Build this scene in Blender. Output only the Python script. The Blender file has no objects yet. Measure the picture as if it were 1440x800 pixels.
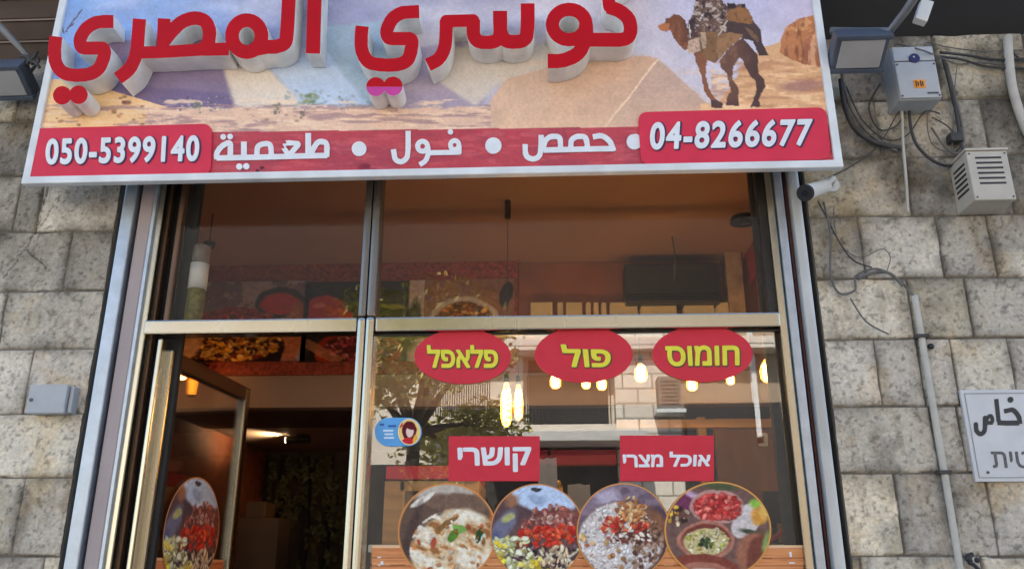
import bpy, bmesh, math, random
import numpy as np
from mathutils import Vector, Matrix
from mathutils.geometry import delaunay_2d_cdt
R = math.radians
random.seed(7)
SC = bpy.context.scene
COL = SC.collection

# ------------------------------------------------------------------ camera
F, PITCH, YAW, DIST, EYE = 1180.0, R(18.9), R(-2.6), 3.6, 1.5
cam = bpy.data.cameras.new('camera')
cam.sensor_width = 36.0
cam.lens = 36.0 * F / 1440.0
cam.clip_start, cam.clip_end = 0.05, 400
camo = bpy.data.objects.new('camera', cam)
COL.objects.link(camo)
camo.location = (0, -DIST, EYE)
camo.rotation_euler = (R(90) + PITCH, 0, -YAW)
SC.camera = camo

# ------------------------------------------------------------------ sky and sun
SUN_EL, SUN_AZ = R(50), R(-14)
w = bpy.data.worlds.new('World')
SC.world = w
w.use_nodes = True
nt = w.node_tree
bg = nt.nodes['Background']
sky = nt.nodes.new('ShaderNodeTexSky')
sky.sky_type = 'NISHITA'
sky.sun_disc = False
sky.sun_elevation = SUN_EL
sky.sun_rotation = SUN_AZ
nt.links.new(sky.outputs[0], bg.inputs[0])
bg.inputs[1].default_value = 0.15
sl = bpy.data.lights.new('sun', 'SUN')
sl.energy = 5.0
sl.angle = R(0.5)
sl.color = (1.0, 0.95, 0.86)
so = bpy.data.objects.new('sun', sl)
COL.objects.link(so)
sd = Vector((math.sin(SUN_AZ) * math.cos(SUN_EL), math.cos(SUN_AZ) * math.cos(SUN_EL), math.sin(SUN_EL)))
so.rotation_euler = sd.to_track_quat('Z', 'Y').to_euler()
so.location = (0, 3, 12)
SC.view_settings.view_transform = 'Standard'
SC.view_settings.look = 'None'
SC.view_settings.gamma = 1
SC.view_settings.use_curve_mapping = False
SC.view_settings.exposure = 1.72
SC.cycles.max_bounces = 8
SC.cycles.transparent_max_bounces = 24
SC.cycles.sample_clamp_indirect = 6

# ------------------------------------------------------------------ survey: a photo pixel on a plane y = Y gives its point there
FV = Vector((math.sin(YAW) * math.cos(PITCH), math.cos(YAW) * math.cos(PITCH), math.sin(PITCH)))
RV = Vector((math.cos(YAW), -math.sin(YAW), 0))
UV = Vector((-math.sin(YAW) * math.sin(PITCH), -math.cos(YAW) * math.sin(PITCH), math.cos(PITCH)))
def at(px, py, Y=0.0):
    d = FV + RV * ((px - 720) / F) + UV * ((400 - py) / F)
    t = (Y + DIST) / d.y
    return Vector((d.x * t, Y, EYE + d.z * t))
def X(px, py, Y=0.0): return at(px, py, Y).x
def Z(px, py, Y=0.0): return at(px, py, Y).z

# ------------------------------------------------------------------ helpers: objects
def lin(c):
    c = np.asarray(c, float)
    return np.where(c <= 0.04045, c / 12.92, ((c + 0.055) / 1.055) ** 2.4)
def rgb(r, g, b): return tuple(float(v) for v in lin(np.array([r, g, b]) / 255.0))
def tag(o, label=None, cat=None, group=None, kind=None):
    if label: o['label'] = label
    if cat: o['category'] = cat
    if group: o['group'] = group
    if kind: o['kind'] = kind
    return o
def empty(name, loc=(0, 0, 0), label=None, cat=None, group=None):
    o = bpy.data.objects.new(name, None)
    o.empty_display_size = 0.1
    COL.objects.link(o)
    o.location = loc
    bpy.context.view_layer.update() if False else None
    return tag(o, label, cat, group)
def wmat(o):
    m = Matrix.LocRotScale(o.location, o.rotation_euler, o.scale)
    return (wmat(o.parent) @ m) if o.parent else m
def link(name, me, mats, parent=None, smooth=False):
    """me holds WORLD coordinates; the object is parented without moving them"""
    o = bpy.data.objects.new(name, me)
    COL.objects.link(o)
    if not isinstance(mats, (list, tuple)): mats = [mats]
    for m in mats: me.materials.append(m)
    if parent:
        me.transform(wmat(parent).inverted())
        o.parent = parent
    else:
        n = len(me.vertices)
        if n:
            co = np.empty(n * 3); me.vertices.foreach_get('co', co); co = co.reshape(-1, 3)
            c = Vector(((co[:, 0].min() + co[:, 0].max()) / 2, (co[:, 1].min() + co[:, 1].max()) / 2, co[:, 2].min()))
            me.transform(Matrix.Translation(-c)); o.location = c
    if smooth:
        me.polygons.foreach_set('use_smooth', [True] * len(me.polygons))
    me.update()
    return o
class MB:
    """collects shapes for one part"""
    def __init__(s): s.bm = bmesh.new()
    def box(s, x0, x1, y0, y1, z0, z1, bev=0.0, M=None, mi=0):
        b = bmesh.new()
        bmesh.ops.create_cube(b, size=1)
        for v in b.verts:
            v.co = Vector((x0 + (v.co.x + .5) * (x1 - x0), y0 + (v.co.y + .5) * (y1 - y0), z0 + (v.co.z + .5) * (z1 - z0)))
        if bev > 0:
            bmesh.ops.bevel(b, geom=list(b.edges), offset=bev, segments=2, affect='EDGES', profile=.6)
        return s.merge(b, M, mi)
    def merge(s, b, M=None, mi=0):
        if M is not None: bmesh.ops.transform(b, matrix=M, verts=b.verts)
        me = bpy.data.meshes.new('tmp')
        for f in b.faces: f.material_index = mi
        b.to_mesh(me); b.free()
        s.bm.from_mesh(me)
        bpy.data.meshes.remove(me)
        return s
    def cyl(s, p0, p1, r0, r1=None, seg=16, mi=0, cap=True):
        p0, p1 = Vector(p0), Vector(p1)
        r1 = r0 if r1 is None else r1
        b = bmesh.new()
        bmesh.ops.create_cone(b, cap_ends=cap, segments=seg, radius1=r0, radius2=r1, depth=(p1 - p0).length)
        q = (p1 - p0).to_track_quat('Z', 'Y')
        return s.merge(b, Matrix.Translation((p0 + p1) / 2) @ q.to_matrix().to_4x4(), mi)
    def ball(s, c, r, sc=(1, 1, 1), mi=0, sub=2):
        b = bmesh.new()
        bmesh.ops.create_icosphere(b, subdivisions=sub, radius=r)
        return s.merge(b, Matrix.Translation(c) @ Matrix.Diagonal((*sc, 1)), mi)
    def tube(s, pts, r, seg=8, smooth=True, mi=0):
        P = [Vector(p) for p in pts]
        if smooth and len(P) > 2: P = catmull(P, 6)
        rings = []
        t0 = (P[1] - P[0]).normalized()
        n = t0.orthogonal().normalized()
        for i, p in enumerate(P):
            t = (P[min(i + 1, len(P) - 1)] - P[max(i - 1, 0)])
            t = t.normalized() if t.length > 1e-9 else t0
            n = (n - t * n.dot(t))
            n = n.normalized() if n.length > 1e-6 else t.orthogonal().normalized()
            bb = t.cross(n)
            rr = r[i * len(r) // len(P)] if isinstance(r, list) else r
            rings.append([s.bm.verts.new(p + (n * math.cos(a) + bb * math.sin(a)) * rr) for a in (2 * math.pi * k / seg for k in range(seg))])
        for a, c in zip(rings, rings[1:]):
            for k in range(seg):
                f = s.bm.faces.new((a[k], a[(k + 1) % seg], c[(k + 1) % seg], c[k])); f.material_index = mi; f.smooth = True
        for rg in (list(reversed(rings[0])), rings[-1]):
            f = s.bm.faces.new(rg); f.material_index = mi
        return s
    def build(s, name, mats, parent=None, smooth=False):
        me = bpy.data.meshes.new(name)
        bmesh.ops.recalc_face_normals(s.bm, faces=s.bm.faces)
        s.bm.to_mesh(me); s.bm.free()
        return link(name, me, mats, parent, smooth)
def catmull(P, n):
    out = []
    for i in range(len(P) - 1):
        p0, p1, p2, p3 = P[max(i - 1, 0)], P[i], P[i + 1], P[min(i + 2, len(P) - 1)]
        for k in range(n):
            t = k / n
            out.append(0.5 * ((2 * p1) + (p2 - p0) * t + (2 * p0 - 5 * p1 + 4 * p2 - p3) * t * t + (3 * p1 - p0 - 3 * p2 + p3) * t ** 3))
    out.append(P[-1])
    return out

# ------------------------------------------------------------------ helpers: numpy noise
def vnoise(u, v, seed=0):
    u = np.asarray(u, float); v = np.asarray(v, float)
    iu = np.floor(u).astype(np.int64); iv = np.floor(v).astype(np.int64)
    fu = u - iu; fv = v - iv
    fu = fu * fu * (3 - 2 * fu); fv = fv * fv * (3 - 2 * fv)
    def h(a, b):
        n = (a * 374761393 + b * 668265263 + seed * 1442695041) & 0x7fffffff
        n = ((n ^ (n >> 13)) * 1274126177) & 0x7fffffff
        n = n ^ (n >> 16)
        return (n & 0xffff) / 65535.0
    return (h(iu, iv) * (1 - fu) + h(iu + 1, iv) * fu) * (1 - fv) + (h(iu, iv + 1) * (1 - fu) + h(iu + 1, iv + 1) * fu) * fv
def fbm(u, v, seed=0, oct=4):
    s = 0; a = .5; t = 0
    for k in range(oct):
        s = s + a * vnoise(u * 2 ** k, v * 2 ** k, seed + k * 17); t += a; a *= .55
    return s / t

# ------------------------------------------------------------------ helpers: flat shapes from strokes (distance field -> outline)
def sdf_stroke(PX, PY, pts, wd, smooth=False, round_ends=False):
    P = [Vector((a, b, 0)) for a, b in pts]
    if smooth and len(P) > 2: P = catmull(P, 8)
    P = [(p.x, p.y) for p in P]
    best = np.full(PX.shape, 1e9)
    n = len(P) - 1
    for i in range(n):
        ax, ay = P[i]; bx, by = P[i + 1]
        L = math.hypot(bx - ax, by - ay)
        if L < 1e-6: continue
        dx, dy = (bx - ax) / L, (by - ay) / L
        t = (PX - ax) * dx + (PY - ay) * dy
        q = np.abs((PX - ax) * -dy + (PY - ay) * dx)
        tc = np.clip(t, 0, L)
        best = np.minimum(best, np.hypot(t - tc, q) - wd / 2)
    if not round_ends:
        for (ex, ey), (ix, iy) in ((P[0], P[1]), (P[-1], P[-2])):
            L = math.hypot(ex - ix, ey - iy) or 1
            t = ((PX - ex) * (ex - ix) + (PY - ey) * (ey - iy)) / L
            near = np.hypot(PX - ex, PY - ey) < wd * .75
            best = np.where(near, np.maximum(best, t), best)
    return best
def sdf_ring(PX, PY, cx, cy, rx, ry, wd):
    k = np.hypot((PX - cx) / rx, (PY - cy) / ry)
    ang = np.arctan2((PY - cy) / ry, (PX - cx) / rx)
    rr = np.hypot(rx * np.cos(ang), ry * np.sin(ang))
    return np.abs(k - 1) * rr - wd / 2
def sdf_disc(PX, PY, cx, cy, r): return np.hypot(PX - cx, PY - cy) - r
def contours(D, x0, y0, st):
    """closed outlines of D<0 on a grid"""
    ny, nx = D.shape
    segs = {}
    ins = D < 0
    mixed = np.argwhere((ins[:-1, :-1].astype(int) + ins[1:, :-1] + ins[:-1, 1:] + ins[1:, 1:]) % 4 != 0)
    def pt(e):
        (j, i, h) = e
        if h:
            a, b = D[j, i], D[j, i + 1]; t = a / (a - b)
            return (x0 + (i + t) * st, y0 + j * st)
        a, b = D[j, i], D[j + 1, i]; t = a / (a - b)
        return (x0 + i * st, y0 + (j + t) * st)
    for j, i in mixed:
        c = [(ins[j, i]), (ins[j, i + 1]), (ins[j + 1, i + 1]), (ins[j + 1, i])]
        ed = [(j, i, 1), (j, i + 1, 0), (j + 1, i, 1), (j, i, 0)]
        cross = [k for k in range(4) if c[k] != c[(k + 1) % 4]]
        # inside on the left while walking
        if len(cross) == 2:
            a, b = cross
            pairs = [(a, b)] if c[(a + 1) % 4] else [(b, a)]
        else:
            pairs = [(0, 3), (2, 1)] if not c[0] else [(1, 0), (3, 2)]
            pairs = [(p if c[(p + 1) % 4] else q, q if c[(p + 1) % 4] else p) for p, q in pairs]
        for p, q in pairs: segs[ed[p]] = ed[q]
    out = []
    while segs:
        s, e = next(iter(segs.items()))
        loop = [s]; cur = segs.pop(s)
        while cur != s and cur in segs:
            loop.append(cur); cur = segs.pop(cur)
        pts = [pt(q) for q in loop]
        k = []
        for q in pts:
            if not k or math.hypot(q[0] - k[-1][0], q[1] - k[-1][1]) > st * .35: k.append(q)
        if len(k) > 4: out.append(k)
    return out
def thin(loop, tol=.06):
    """drop points that lie on a straight run"""
    n = len(loop); keep = []
    last = loop[0]
    for i in range(n):
        a, b, c = (keep[-1] if keep else loop[-1]), loop[i], loop[(i + 1) % n]
        L = math.hypot(c[0] - a[0], c[1] - a[1]) or 1
        d = abs((b[0] - a[0]) * (c[1] - a[1]) - (b[1] - a[1]) * (c[0] - a[0])) / L
        if d > tol or L > 14: keep.append(b)
    return keep if len(keep) > 3 else loop
def solid(name, loops, fn, yf, depth, mats, parent=None, fcut=None):
    """loops in photo pixels on the plane yf; front face at yf, sides back to yf+depth (material 1 when given)"""
    W = []; polys = []
    for lp in loops:
        lp = thin(lp)
        polys.append([Vector((p[0], p[1], 0)) for p in lp])
        W.append([fn(p[0], p[1]) for p in lp])
    flat = [v for l in W for v in l]
    n = len(flat)
    verts = [(v.x, yf, v.z) for v in flat] + [(v.x, yf + depth, v.z) for v in flat]
    e_ = []; o = 0
    for l in polys:
        e_ += [(o + k, o + (k + 1) % len(l)) for k in range(len(l))]; o += len(l)
    v2 = [Vector((p.x, p.y)) for l in polys for p in l]
    cv, _, cf, orig, _, _ = delaunay_2d_cdt(v2, e_, [], 0, 1e-7)
    back_ = [(o_[0] if o_ else -1) for o_ in orig]
    cen2 = np.array([[sum(cv[i].x for i in f) / 3, sum(cv[i].y for i in f) / 3] for f in cf])
    ok = np.zeros(len(cf), bool)
    for l in polys: ok ^= inpoly(cen2[:, 0], cen2[:, 1], [(p.x, p.y) for p in l])
    faces = [tuple(back_[i] for i in f) for f, k in zip(cf, ok) if k and min(back_[i] for i in f) >= 0]
    mi = [0] * len(faces)
    if fcut is not None:
        cen = [sum(flat[i].z for i in f) / 3 for f in faces]
        mi = [2 if c < fcut else 0 for c in cen]
    back = [tuple(i + n for i in reversed(f)) for f in faces]
    faces += back; mi += [1] * len(back)
    o = 0
    for l in W:
        m = len(l)
        for k in range(m):
            a, b = o + k, o + (k + 1) % m
            faces.append((a, b, b + n, a + n)); mi.append(1)
        o += m
    me = bpy.data.meshes.new(name)
    me.from_pydata(verts, [], faces)
    bm = bmesh.new(); bm.from_mesh(me); bmesh.ops.recalc_face_normals(bm, faces=bm.faces); bm.to_mesh(me); bm.free()
    if not isinstance(mats, (list, tuple)): mats = [mats, mats]
    me.polygons.foreach_set('material_index', [min(k, len(mats) - 1) for k in mi])
    return link(name, me, list(mats), parent)
def glyph(name, items, yf, depth, mats, parent=None, st=.5, plane=None, ycut=None, z=(0, 0, 1)):
    """items: (kind, data...) in zoom coordinates; z=(x0,y0,scale) maps them to photo pixels"""
    x0, y0, s = z
    def m(p): return (p[0] / s + x0, p[1] / s + y0)
    bx = []; conv = []
    for it in items:
        if it[0] in 'sS':
            pts = [m(p) for p in it[1]]; conv.append((it[0], pts, it[2] / s)); bx += [(p[0] + a, p[1] + a) for p in pts for a in (-it[2] / s, it[2] / s)]
        elif it[0] == 'r':
            c = m(it[1]); conv.append(('r', c, it[2] / s, it[3] / s, it[4] / s)); e = max(it[2], it[3]) / s + it[4] / s; bx += [(c[0] - e, c[1] - e), (c[0] + e, c[1] + e)]
        else:
            c = m(it[1]); conv.append(('d', c, it[2] / s)); e = it[2] / s + 2; bx += [(c[0] - e, c[1] - e), (c[0] + e, c[1] + e)]
    xa, xb = min(b[0] for b in bx) - 2, max(b[0] for b in bx) + 2
    ya, yb = min(b[1] for b in bx) - 2, max(b[1] for b in bx) + 2
    PX, PY = np.meshgrid(np.arange(xa, xb, st), np.arange(ya, yb, st))
    D = np.full(PX.shape, 1e9)
    for it in conv:
        if it[0] in 'sS': d = sdf_stroke(PX, PY, it[1], it[2], smooth=True, round_ends=(it[0] == 'S'))
        elif it[0] == 'r': d = sdf_ring(PX, PY, it[1][0], it[1][1], it[2], it[3], it[4])
        else: d = sdf_disc(PX, PY, it[1][0], it[1][1], it[2])
        D = np.minimum(D, d)
    D = D + 1e-5
    if ycut is not None:  # below the cut the dots are pink
        solid('pink_dots', contours(np.maximum(D, ycut + .15 - PY), xa, ya, st), lambda a, b: at(a, b, yf), yf, depth, [mats[2], mats[1]], parent)
        D = np.maximum(D, PY - ycut)
    return solid(name, contours(D, xa, ya, st), lambda a, b: at(a, b, yf if plane is None else plane), yf, depth, mats, parent)
def lettering(name, body, quad, Y, mat, parent=None, bold=.02, depth=.002, grow=0.0):
    """text thickened by `bold`, its plain outline fitted into a photo quadrilateral (TL,TR,BR,BL) on the plane Y"""
    c = bpy.data.curves.new('t', 'FONT'); c.body = body; c.size = 1; c.resolution_u = 5; c.space_character = 1.13 if body[0] == '0' else 1.0; c.fill_mode = 'NONE'
    o = bpy.data.objects.new('t', c); COL.objects.link(o)
    bpy.context.view_layer.update()
    me = bpy.data.meshes.new_from_object(o.evaluated_get(bpy.context.evaluated_depsgraph_get()))
    bpy.data.objects.remove(o); bpy.data.curves.remove(c)
    bm = bmesh.new(); bm.from_mesh(me); bpy.data.meshes.remove(me)
    bmesh.ops.remove_doubles(bm, verts=bm.verts, dist=1e-5)
    E_ = np.array([[*e.verts[0].co[:2], *e.verts[1].co[:2]] for e in bm.edges]); bm.free()
    st = .014
    x0, x1, y0, y1 = E_[:, [0, 2]].min(), E_[:, [0, 2]].max(), E_[:, [1, 3]].min(), E_[:, [1, 3]].max()
    GX, GY_ = np.meshgrid(np.arange(x0 - .12, x1 + .12, st), np.arange(y0 - .12, y1 + .12, st))
    D = np.full(GX.shape, 9.0); ins = np.zeros(GX.shape, bool)
    for ax, ay, bx, by in E_:
        dx, dy = bx - ax, by - ay; L2 = dx * dx + dy * dy or 1e-12
        t = np.clip(((GX - ax) * dx + (GY_ - ay) * dy) / L2, 0, 1)
        D = np.minimum(D, np.hypot(GX - ax - t * dx, GY_ - ay - t * dy))
        if ay != by: ins ^= ((ay > GY_) != (by > GY_)) & (GX < dx * (GY_ - ay) / dy + ax)
    D = np.where(ins, -D, D) - bold + 1e-6
    lps = contours(D, x0 - .12, y0 - .12, st)
    e = bold - grow
    xa, xb, ya, yb = x0 - e, x1 + e, y0 - e, y1 + e
    q = [at(*p, Y) for p in quad]
    def fn(x, y):
        u = (x / 100 - xa) / (xb - xa); v = (yb - y / 100) / (yb - ya)
        return (q[0] * (1 - u) + q[1] * u) * (1 - v) + (q[3] * (1 - u) + q[2] * u) * v
    return solid(name, [[(p[0] * 100, p[1] * 100) for p in l] for l in lps], fn, Y, depth, [mat, mat], parent)
def rect_px(x0, y0, x1, y1): return [(x0, y0), (x1, y0), (x1, y1), (x0, y1)]
def rounded_loop(cx, cy, hx, hy, r, n=10):
    out = []
    for sx, sy, a0 in ((1, -1, -90), (1, 1, 0), (-1, 1, 90), (-1, -1, 180)):
        for k in range(n + 1):
            a = R(a0 + 90 * k / n)
            out.append((cx + sx * (hx - r) + r * math.cos(a), cy + sy * (hy - r) + r * math.sin(a)))
    return out

# ------------------------------------------------------------------ helpers: prints (colour held per point of a fine sheet)
def inpoly(PX, PY, poly):
    r = np.zeros(PX.shape, bool)
    n = len(poly)
    for i in range(n):
        (xa, ya), (xb, yb) = poly[i], poly[(i + 1) % n]
        if ya == yb: continue
        c = ((ya > PY) != (yb > PY)) & (PX < (xb - xa) * (PY - ya) / (yb - ya) + xa)
        r ^= c
    return r
class Canvas:
    def __init__(s, U, V, base, warp=.08, wf=4.5):
        s.U0, s.V0 = U, V
        s.U = U + warp * (fbm(U * wf + 7, V * wf, 91, 4) - .5); s.V = V + warp * (fbm(U * wf, V * wf + 5, 97, 4) - .5)
        s.C = np.empty(U.shape + (3,)); s.C[:] = np.array(base, float) / 255
    def put(s, mask, col, a=1.0):
        m = np.clip(mask.astype(float), 0, 1)[..., None] * a
        s.C = s.C * (1 - m) + (np.array(col, float) / 255) * m
    def poly(s, pts, col, a=1.0): s.put(inpoly(s.U, s.V, pts), col, a)
    def ell(s, cx, cy, rx, ry, col, rot=0, soft=.12, a=1.0):
        c, q = math.cos(rot), math.sin(rot)
        x, y = s.U - cx, s.V - cy
        k = np.hypot((x * c + y * q) / rx, (-x * q + y * c) / ry)
        s.put(np.clip((1 - k) / soft, 0, 1), col, a)
    def ring(s, cx, cy, rx, ry, col, wd, a=1.0):
        k = np.hypot((s.U0 - cx) / rx, (s.V0 - cy) / ry)
        s.put(np.clip((wd - np.abs(k - 1)) / (wd * .4), 0, 1), col, a)
    def line(s, p, q, wd, col, a=1.0):
        d = sdf_stroke(s.U, s.V, [p, q], wd, round_ends=True)
        s.put(d < 0, col, a)
    def scatter(s, rnd, n, inside, size, cols, elong=1.6, a=1.0):
        n = int(n * 1.8); size = size * .72
        u0, u1, v0, v1 = s.U.min(), s.U.max(), s.V.min(), s.V.max()
        k = 0; tries = 0
        while k < n and tries < n * 20:
            tries += 1
            x, y = rnd.uniform(u0, u1), rnd.uniform(v0, v1)
            if not inside(x, y): continue
            k += 1
            r = size * rnd.uniform(.6, 1.4)
            c = rnd.choice(cols); j = rnd.uniform(.8, 1.15)
            ro = rnd.uniform(0, 3.14)
            s.ell(x + .25 * r, y + .45 * r, r * elong * 1.05, r * 1.05, (48, 28, 24), ro, .5, .42 * a)
            s.ell(x, y, r * elong, r, [min(255, q * j) for q in c], ro, .3, a)
            s.ell(x - .2 * r, y - .35 * r, r * elong * .5, r * .42, [min(255, q * j * 1.25 + 22) for q in c], ro, .8, .6 * a)
    def mottle(s, f, amt, seed):
        n = fbm(s.U * f, s.V * f, seed) - .5
        s.C = np.clip(s.C * (1 + amt * 2 * n[..., None]), 0, 1)
def sheet_grid(name, PXs, PYs, Y, colour, mat, parent=None, thick=0.0):
    """a sheet of nx*ny points over photo pixels on plane Y; colour(PX,PY)->sRGB"""
    PX, PY = np.meshgrid(PXs, PYs)
    ny, nx = PX.shape
    C = colour(PX, PY)
    co = np.array([at(a, b, Y)[:] for a, b in zip(PX.ravel(), PY.ravel())])
    return colour_mesh(name, co, nx, ny, C.reshape(-1, 3), mat, parent)
def colour_mesh(name, co, nx, ny, C, mat, parent, wrap=False, extra=None):
    i = np.arange(ny * nx).reshape(ny, nx)
    if wrap:
        a, b, c, d = i[:-1], np.roll(i, -1, 1)[:-1], np.roll(i, -1, 1)[1:], i[1:]
    else:
        a, b, c, d = i[:-1, :-1], i[:-1, 1:], i[1:, 1:], i[1:, :-1]
    Q = np.stack([a.ravel(), d.ravel(), c.ravel(), b.ravel()], 1)
    me = bpy.data.meshes.new(name)
    me.from_pydata(co.tolist(), [], Q.tolist())
    at_ = me.color_attributes.new('print', 'FLOAT_COLOR', 'POINT')
    L = lin(np.clip(C, 0, 1))
    at_.data.foreach_set('color', np.hstack([L, np.ones((len(L), 1))]).ravel())
    return link(name, me, mat, parent, smooth=True)
def sheet_disc(name, cx, cy, rx, ry, Y, paint, mat, parent=None, nr=64, na=220, tf=None):
    """a round print; paint(U,V) with U,V in -1..1"""
    r = np.linspace(0.0008, 1, nr); a = np.linspace(0, 2 * np.pi, na, endpoint=False)
    RR, AA = np.meshgrid(r, a, indexing='ij')
    U, V = RR * np.cos(AA), RR * np.sin(AA)
    C = paint(U, V)
    f = tf or (lambda u, v: at(cx + u * rx, cy + v * ry, Y))
    co = np.array([f(u, v)[:] for u, v in zip(U.ravel(), V.ravel())])
    o = colour_mesh(name, co, na, nr, C.reshape(-1, 3), mat, parent, wrap=True)
    return o

# ------------------------------------------------------------------ materials
def new_mat(name):
    m = bpy.data.materials.new(name); m.use_nodes = True
    n = m.node_tree.nodes; return m, n, m.node_tree.links, n['Principled BSDF']
def mat(name, col, rough=.5, metal=0.0, var=.12, scale=9.0, bump=0.0, bscale=60.0, spec=.5, emit=None, es=0, stretch=(1, 1, 1)):
    m, n, l, p = new_mat(name)
    tc = n.new('ShaderNodeTexCoord'); mp = n.new('ShaderNodeMapping')
    mp.inputs['Scale'].default_value = stretch
    l.new(tc.outputs['Object'], mp.inputs[0])
    ns = n.new('ShaderNodeTexNoise'); ns.inputs['Scale'].default_value = scale; ns.inputs['Detail'].default_value = 6
    l.new(mp.outputs[0], ns.inputs['Vector'])
    cr = n.new('ShaderNodeValToRGB')
    cr.color_ramp.elements[0].position = .3; cr.color_ramp.elements[1].position = .7
    cr.color_ramp.elements[0].color = (*[c * (1 - var) for c in col], 1)
    cr.color_ramp.elements[1].color = (*[min(1, c * (1 + var)) for c in col], 1)
    l.new(ns.outputs[0], cr.inputs[0]); l.new(cr.outputs[0], p.inputs['Base Color'])
    mr = n.new('ShaderNodeMapRange'); mr.inputs[3].default_value = max(.03, rough - .08); mr.inputs[4].default_value = min(1, rough + .08)
    l.new(ns.outputs[0], mr.inputs[0]); l.new(mr.outputs[0], p.inputs['Roughness'])
    p.inputs['Metallic'].default_value = metal
    p.inputs['Specular IOR Level'].default_value = spec
    if bump:
        n2 = n.new('ShaderNodeTexNoise'); n2.inputs['Scale'].default_value = bscale; n2.inputs['Detail'].default_value = 5
        l.new(mp.outputs[0], n2.inputs['Vector'])
        b = n.new('ShaderNodeBump'); b.inputs['Strength'].default_value = bump; b.inputs['Distance'].default_value = .01
        l.new(n2.outputs[0], b.inputs['Height']); l.new(b.outputs[0], p.inputs['Normal'])
    if emit:
        p.inputs['Emission Color'].default_value = (*emit, 1); p.inputs['Emission Strength'].default_value = es
    return m
def print_mat(name, rough=.45, gain=1.0, spec=.5):
    m, n, l, p = new_mat(name)
    a = n.new('ShaderNodeVertexColor'); a.layer_name = 'print'
    ns = n.new('ShaderNodeTexNoise'); ns.inputs['Scale'].default_value = 40
    hs = n.new('ShaderNodeHueSaturation'); hs.inputs['Value'].default_value = gain
    l.new(a.outputs[0], hs.inputs['Color']); l.new(hs.outputs[0], p.inputs['Base Color'])
    mr = n.new('ShaderNodeMapRange'); mr.inputs[3].default_value = rough - .06; mr.inputs[4].default_value = rough + .06
    l.new(ns.outputs[0], mr.inputs[0]); l.new(mr.outputs[0], p.inputs['Roughness'])
    p.inputs['Specular IOR Level'].default_value = spec
    return m
def glass_mat(name, k=1.35, tint=(.95, .96, .95), rough=0.0, film=0.03):
    m = bpy.data.materials.new(name); m.use_nodes = True
    n, l = m.node_tree.nodes, m.node_tree.links
    n.remove(n['Principled BSDF'])
    tr = n.new('ShaderNodeBsdfTransparent'); tr.inputs[0].default_value = (*tint, 1)
    gl = n.new('ShaderNodeBsdfGlossy'); gl.inputs['Roughness'].default_value = rough
    gl.inputs[0].default_value = (1, 1, 1, 1)
    fr = n.new('ShaderNodeFresnel'); fr.inputs[0].default_value = 1.5
    ml = n.new('ShaderNodeMath'); ml.operation = 'MULTIPLY'; ml.inputs[1].default_value = k; ml.use_clamp = True
    mx = n.new('ShaderNodeMixShader')
    l.new(fr.outputs[0], ml.inputs[0]); l.new(ml.outputs[0], mx.inputs[0])
    l.new(tr.outputs[0], mx.inputs[1]); l.new(gl.outputs[0], mx.inputs[2])
    tc = n.new('ShaderNodeTexCoord'); ns = n.new('ShaderNodeTexNoise'); ns.inputs['Scale'].default_value = 2.2; ns.inputs['Detail'].default_value = 9; ns.inputs['Roughness'].default_value = .7
    l.new(tc.outputs['Object'], ns.inputs['Vector'])
    mr = n.new('ShaderNodeMapRange'); mr.inputs[1].default_value = .35; mr.inputs[2].default_value = .75; mr.inputs[3].default_value = 0.0; mr.inputs[4].default_value = film
    l.new(ns.outputs[0], mr.inputs[0])
    df = n.new('ShaderNodeBsdfDiffuse'); df.inputs[0].default_value = (.6, .56, .5, 1); m2 = n.new('ShaderNodeMixShader')
    l.new(mr.outputs[0], m2.inputs[0]); l.new(mx.outputs[0], m2.inputs[1]); l.new(df.outputs[0], m2.inputs[2])
    l.new(m2.outputs[0], n['Material Output'].inputs[0])
    return m
M = {}
M['champagne'] = mat('champagne_metal', (.46, .43, .355), .25, 1.0, .06, 5, .008, 120, stretch=(1, 1, .2))
M['dark_frame'] = mat('dark_bronze_metal', (.035, .032, .03), .4, .6, .2, 6)
M['galv'] = mat('galvanised_steel', (.42, .47, .53), .42, .75, .14, 14, .05, 90)
M['grey_tube'] = mat('grey_painted_tube', (.52, .53, .52), .5, .35, .2, 7, .06, 60, stretch=(1, 1, .3))
M['pink_strip'] = mat('pinkish_painted_strip', (.40, .33, .32), .55, 0, .12, 6, .04, 50, stretch=(1, 1, .3))
M['black'] = mat('black_gap', (.012, .011, .011), .7)
M['sign_frame'] = mat('white_sign_frame', (.74, .77, .78), .4, 0, .12, 7)
M['letter_red'] = mat('letter_red_face', rgb(190, 0, 16), .5, 0, .06, 7, spec=.2)
M['letter_pink'] = mat('letter_pink_face', rgb(205, 60, 150), .4, 0, .06, 20)
M['letter_white'] = mat('letter_white_return', (.82, .81, .77), .5, 0, .16, 9, .04, 40)
M['panel_red'] = mat('phone_panel_red', rgb(220, 56, 80), .5, 0, .06, 9, spec=.25)
M['white_ink'] = mat('white_letters', (.80, .83, .86), .45, 0, .05, 20)
M['navy_ink'] = mat('navy_shadow_ink', rgb(62, 38, 82), .5)
M['sticker_red'] = mat('sticker_red', rgb(212, 52, 68), .5, 0, .06, 12, spec=.25)
M['yellow_ink'] = mat('yellow_letters', rgb(232, 222, 60), .45, 0, .05, 30)
M['olive_ink'] = mat('dark_green_outline', rgb(96, 70, 48), .5)
M['print'] = print_mat('printed_picture', .5, 1.0, .15)
M['print_sign'] = print_mat('printed_banner', .5, 1.2, .25)
M['glass'] = glass_mat('window_glass', 2.6)
M['glass_door'] = glass_mat('door_glass', .7, film=.010)
M['orange_rim'] = mat('orange_rim', rgb(215, 140, 75), .45)
M['wood'] = mat('warm_wood', (.62, .36, .13), .5, 0, .3, 6, .08, 30, stretch=(.3, 1, 2.5))
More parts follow.
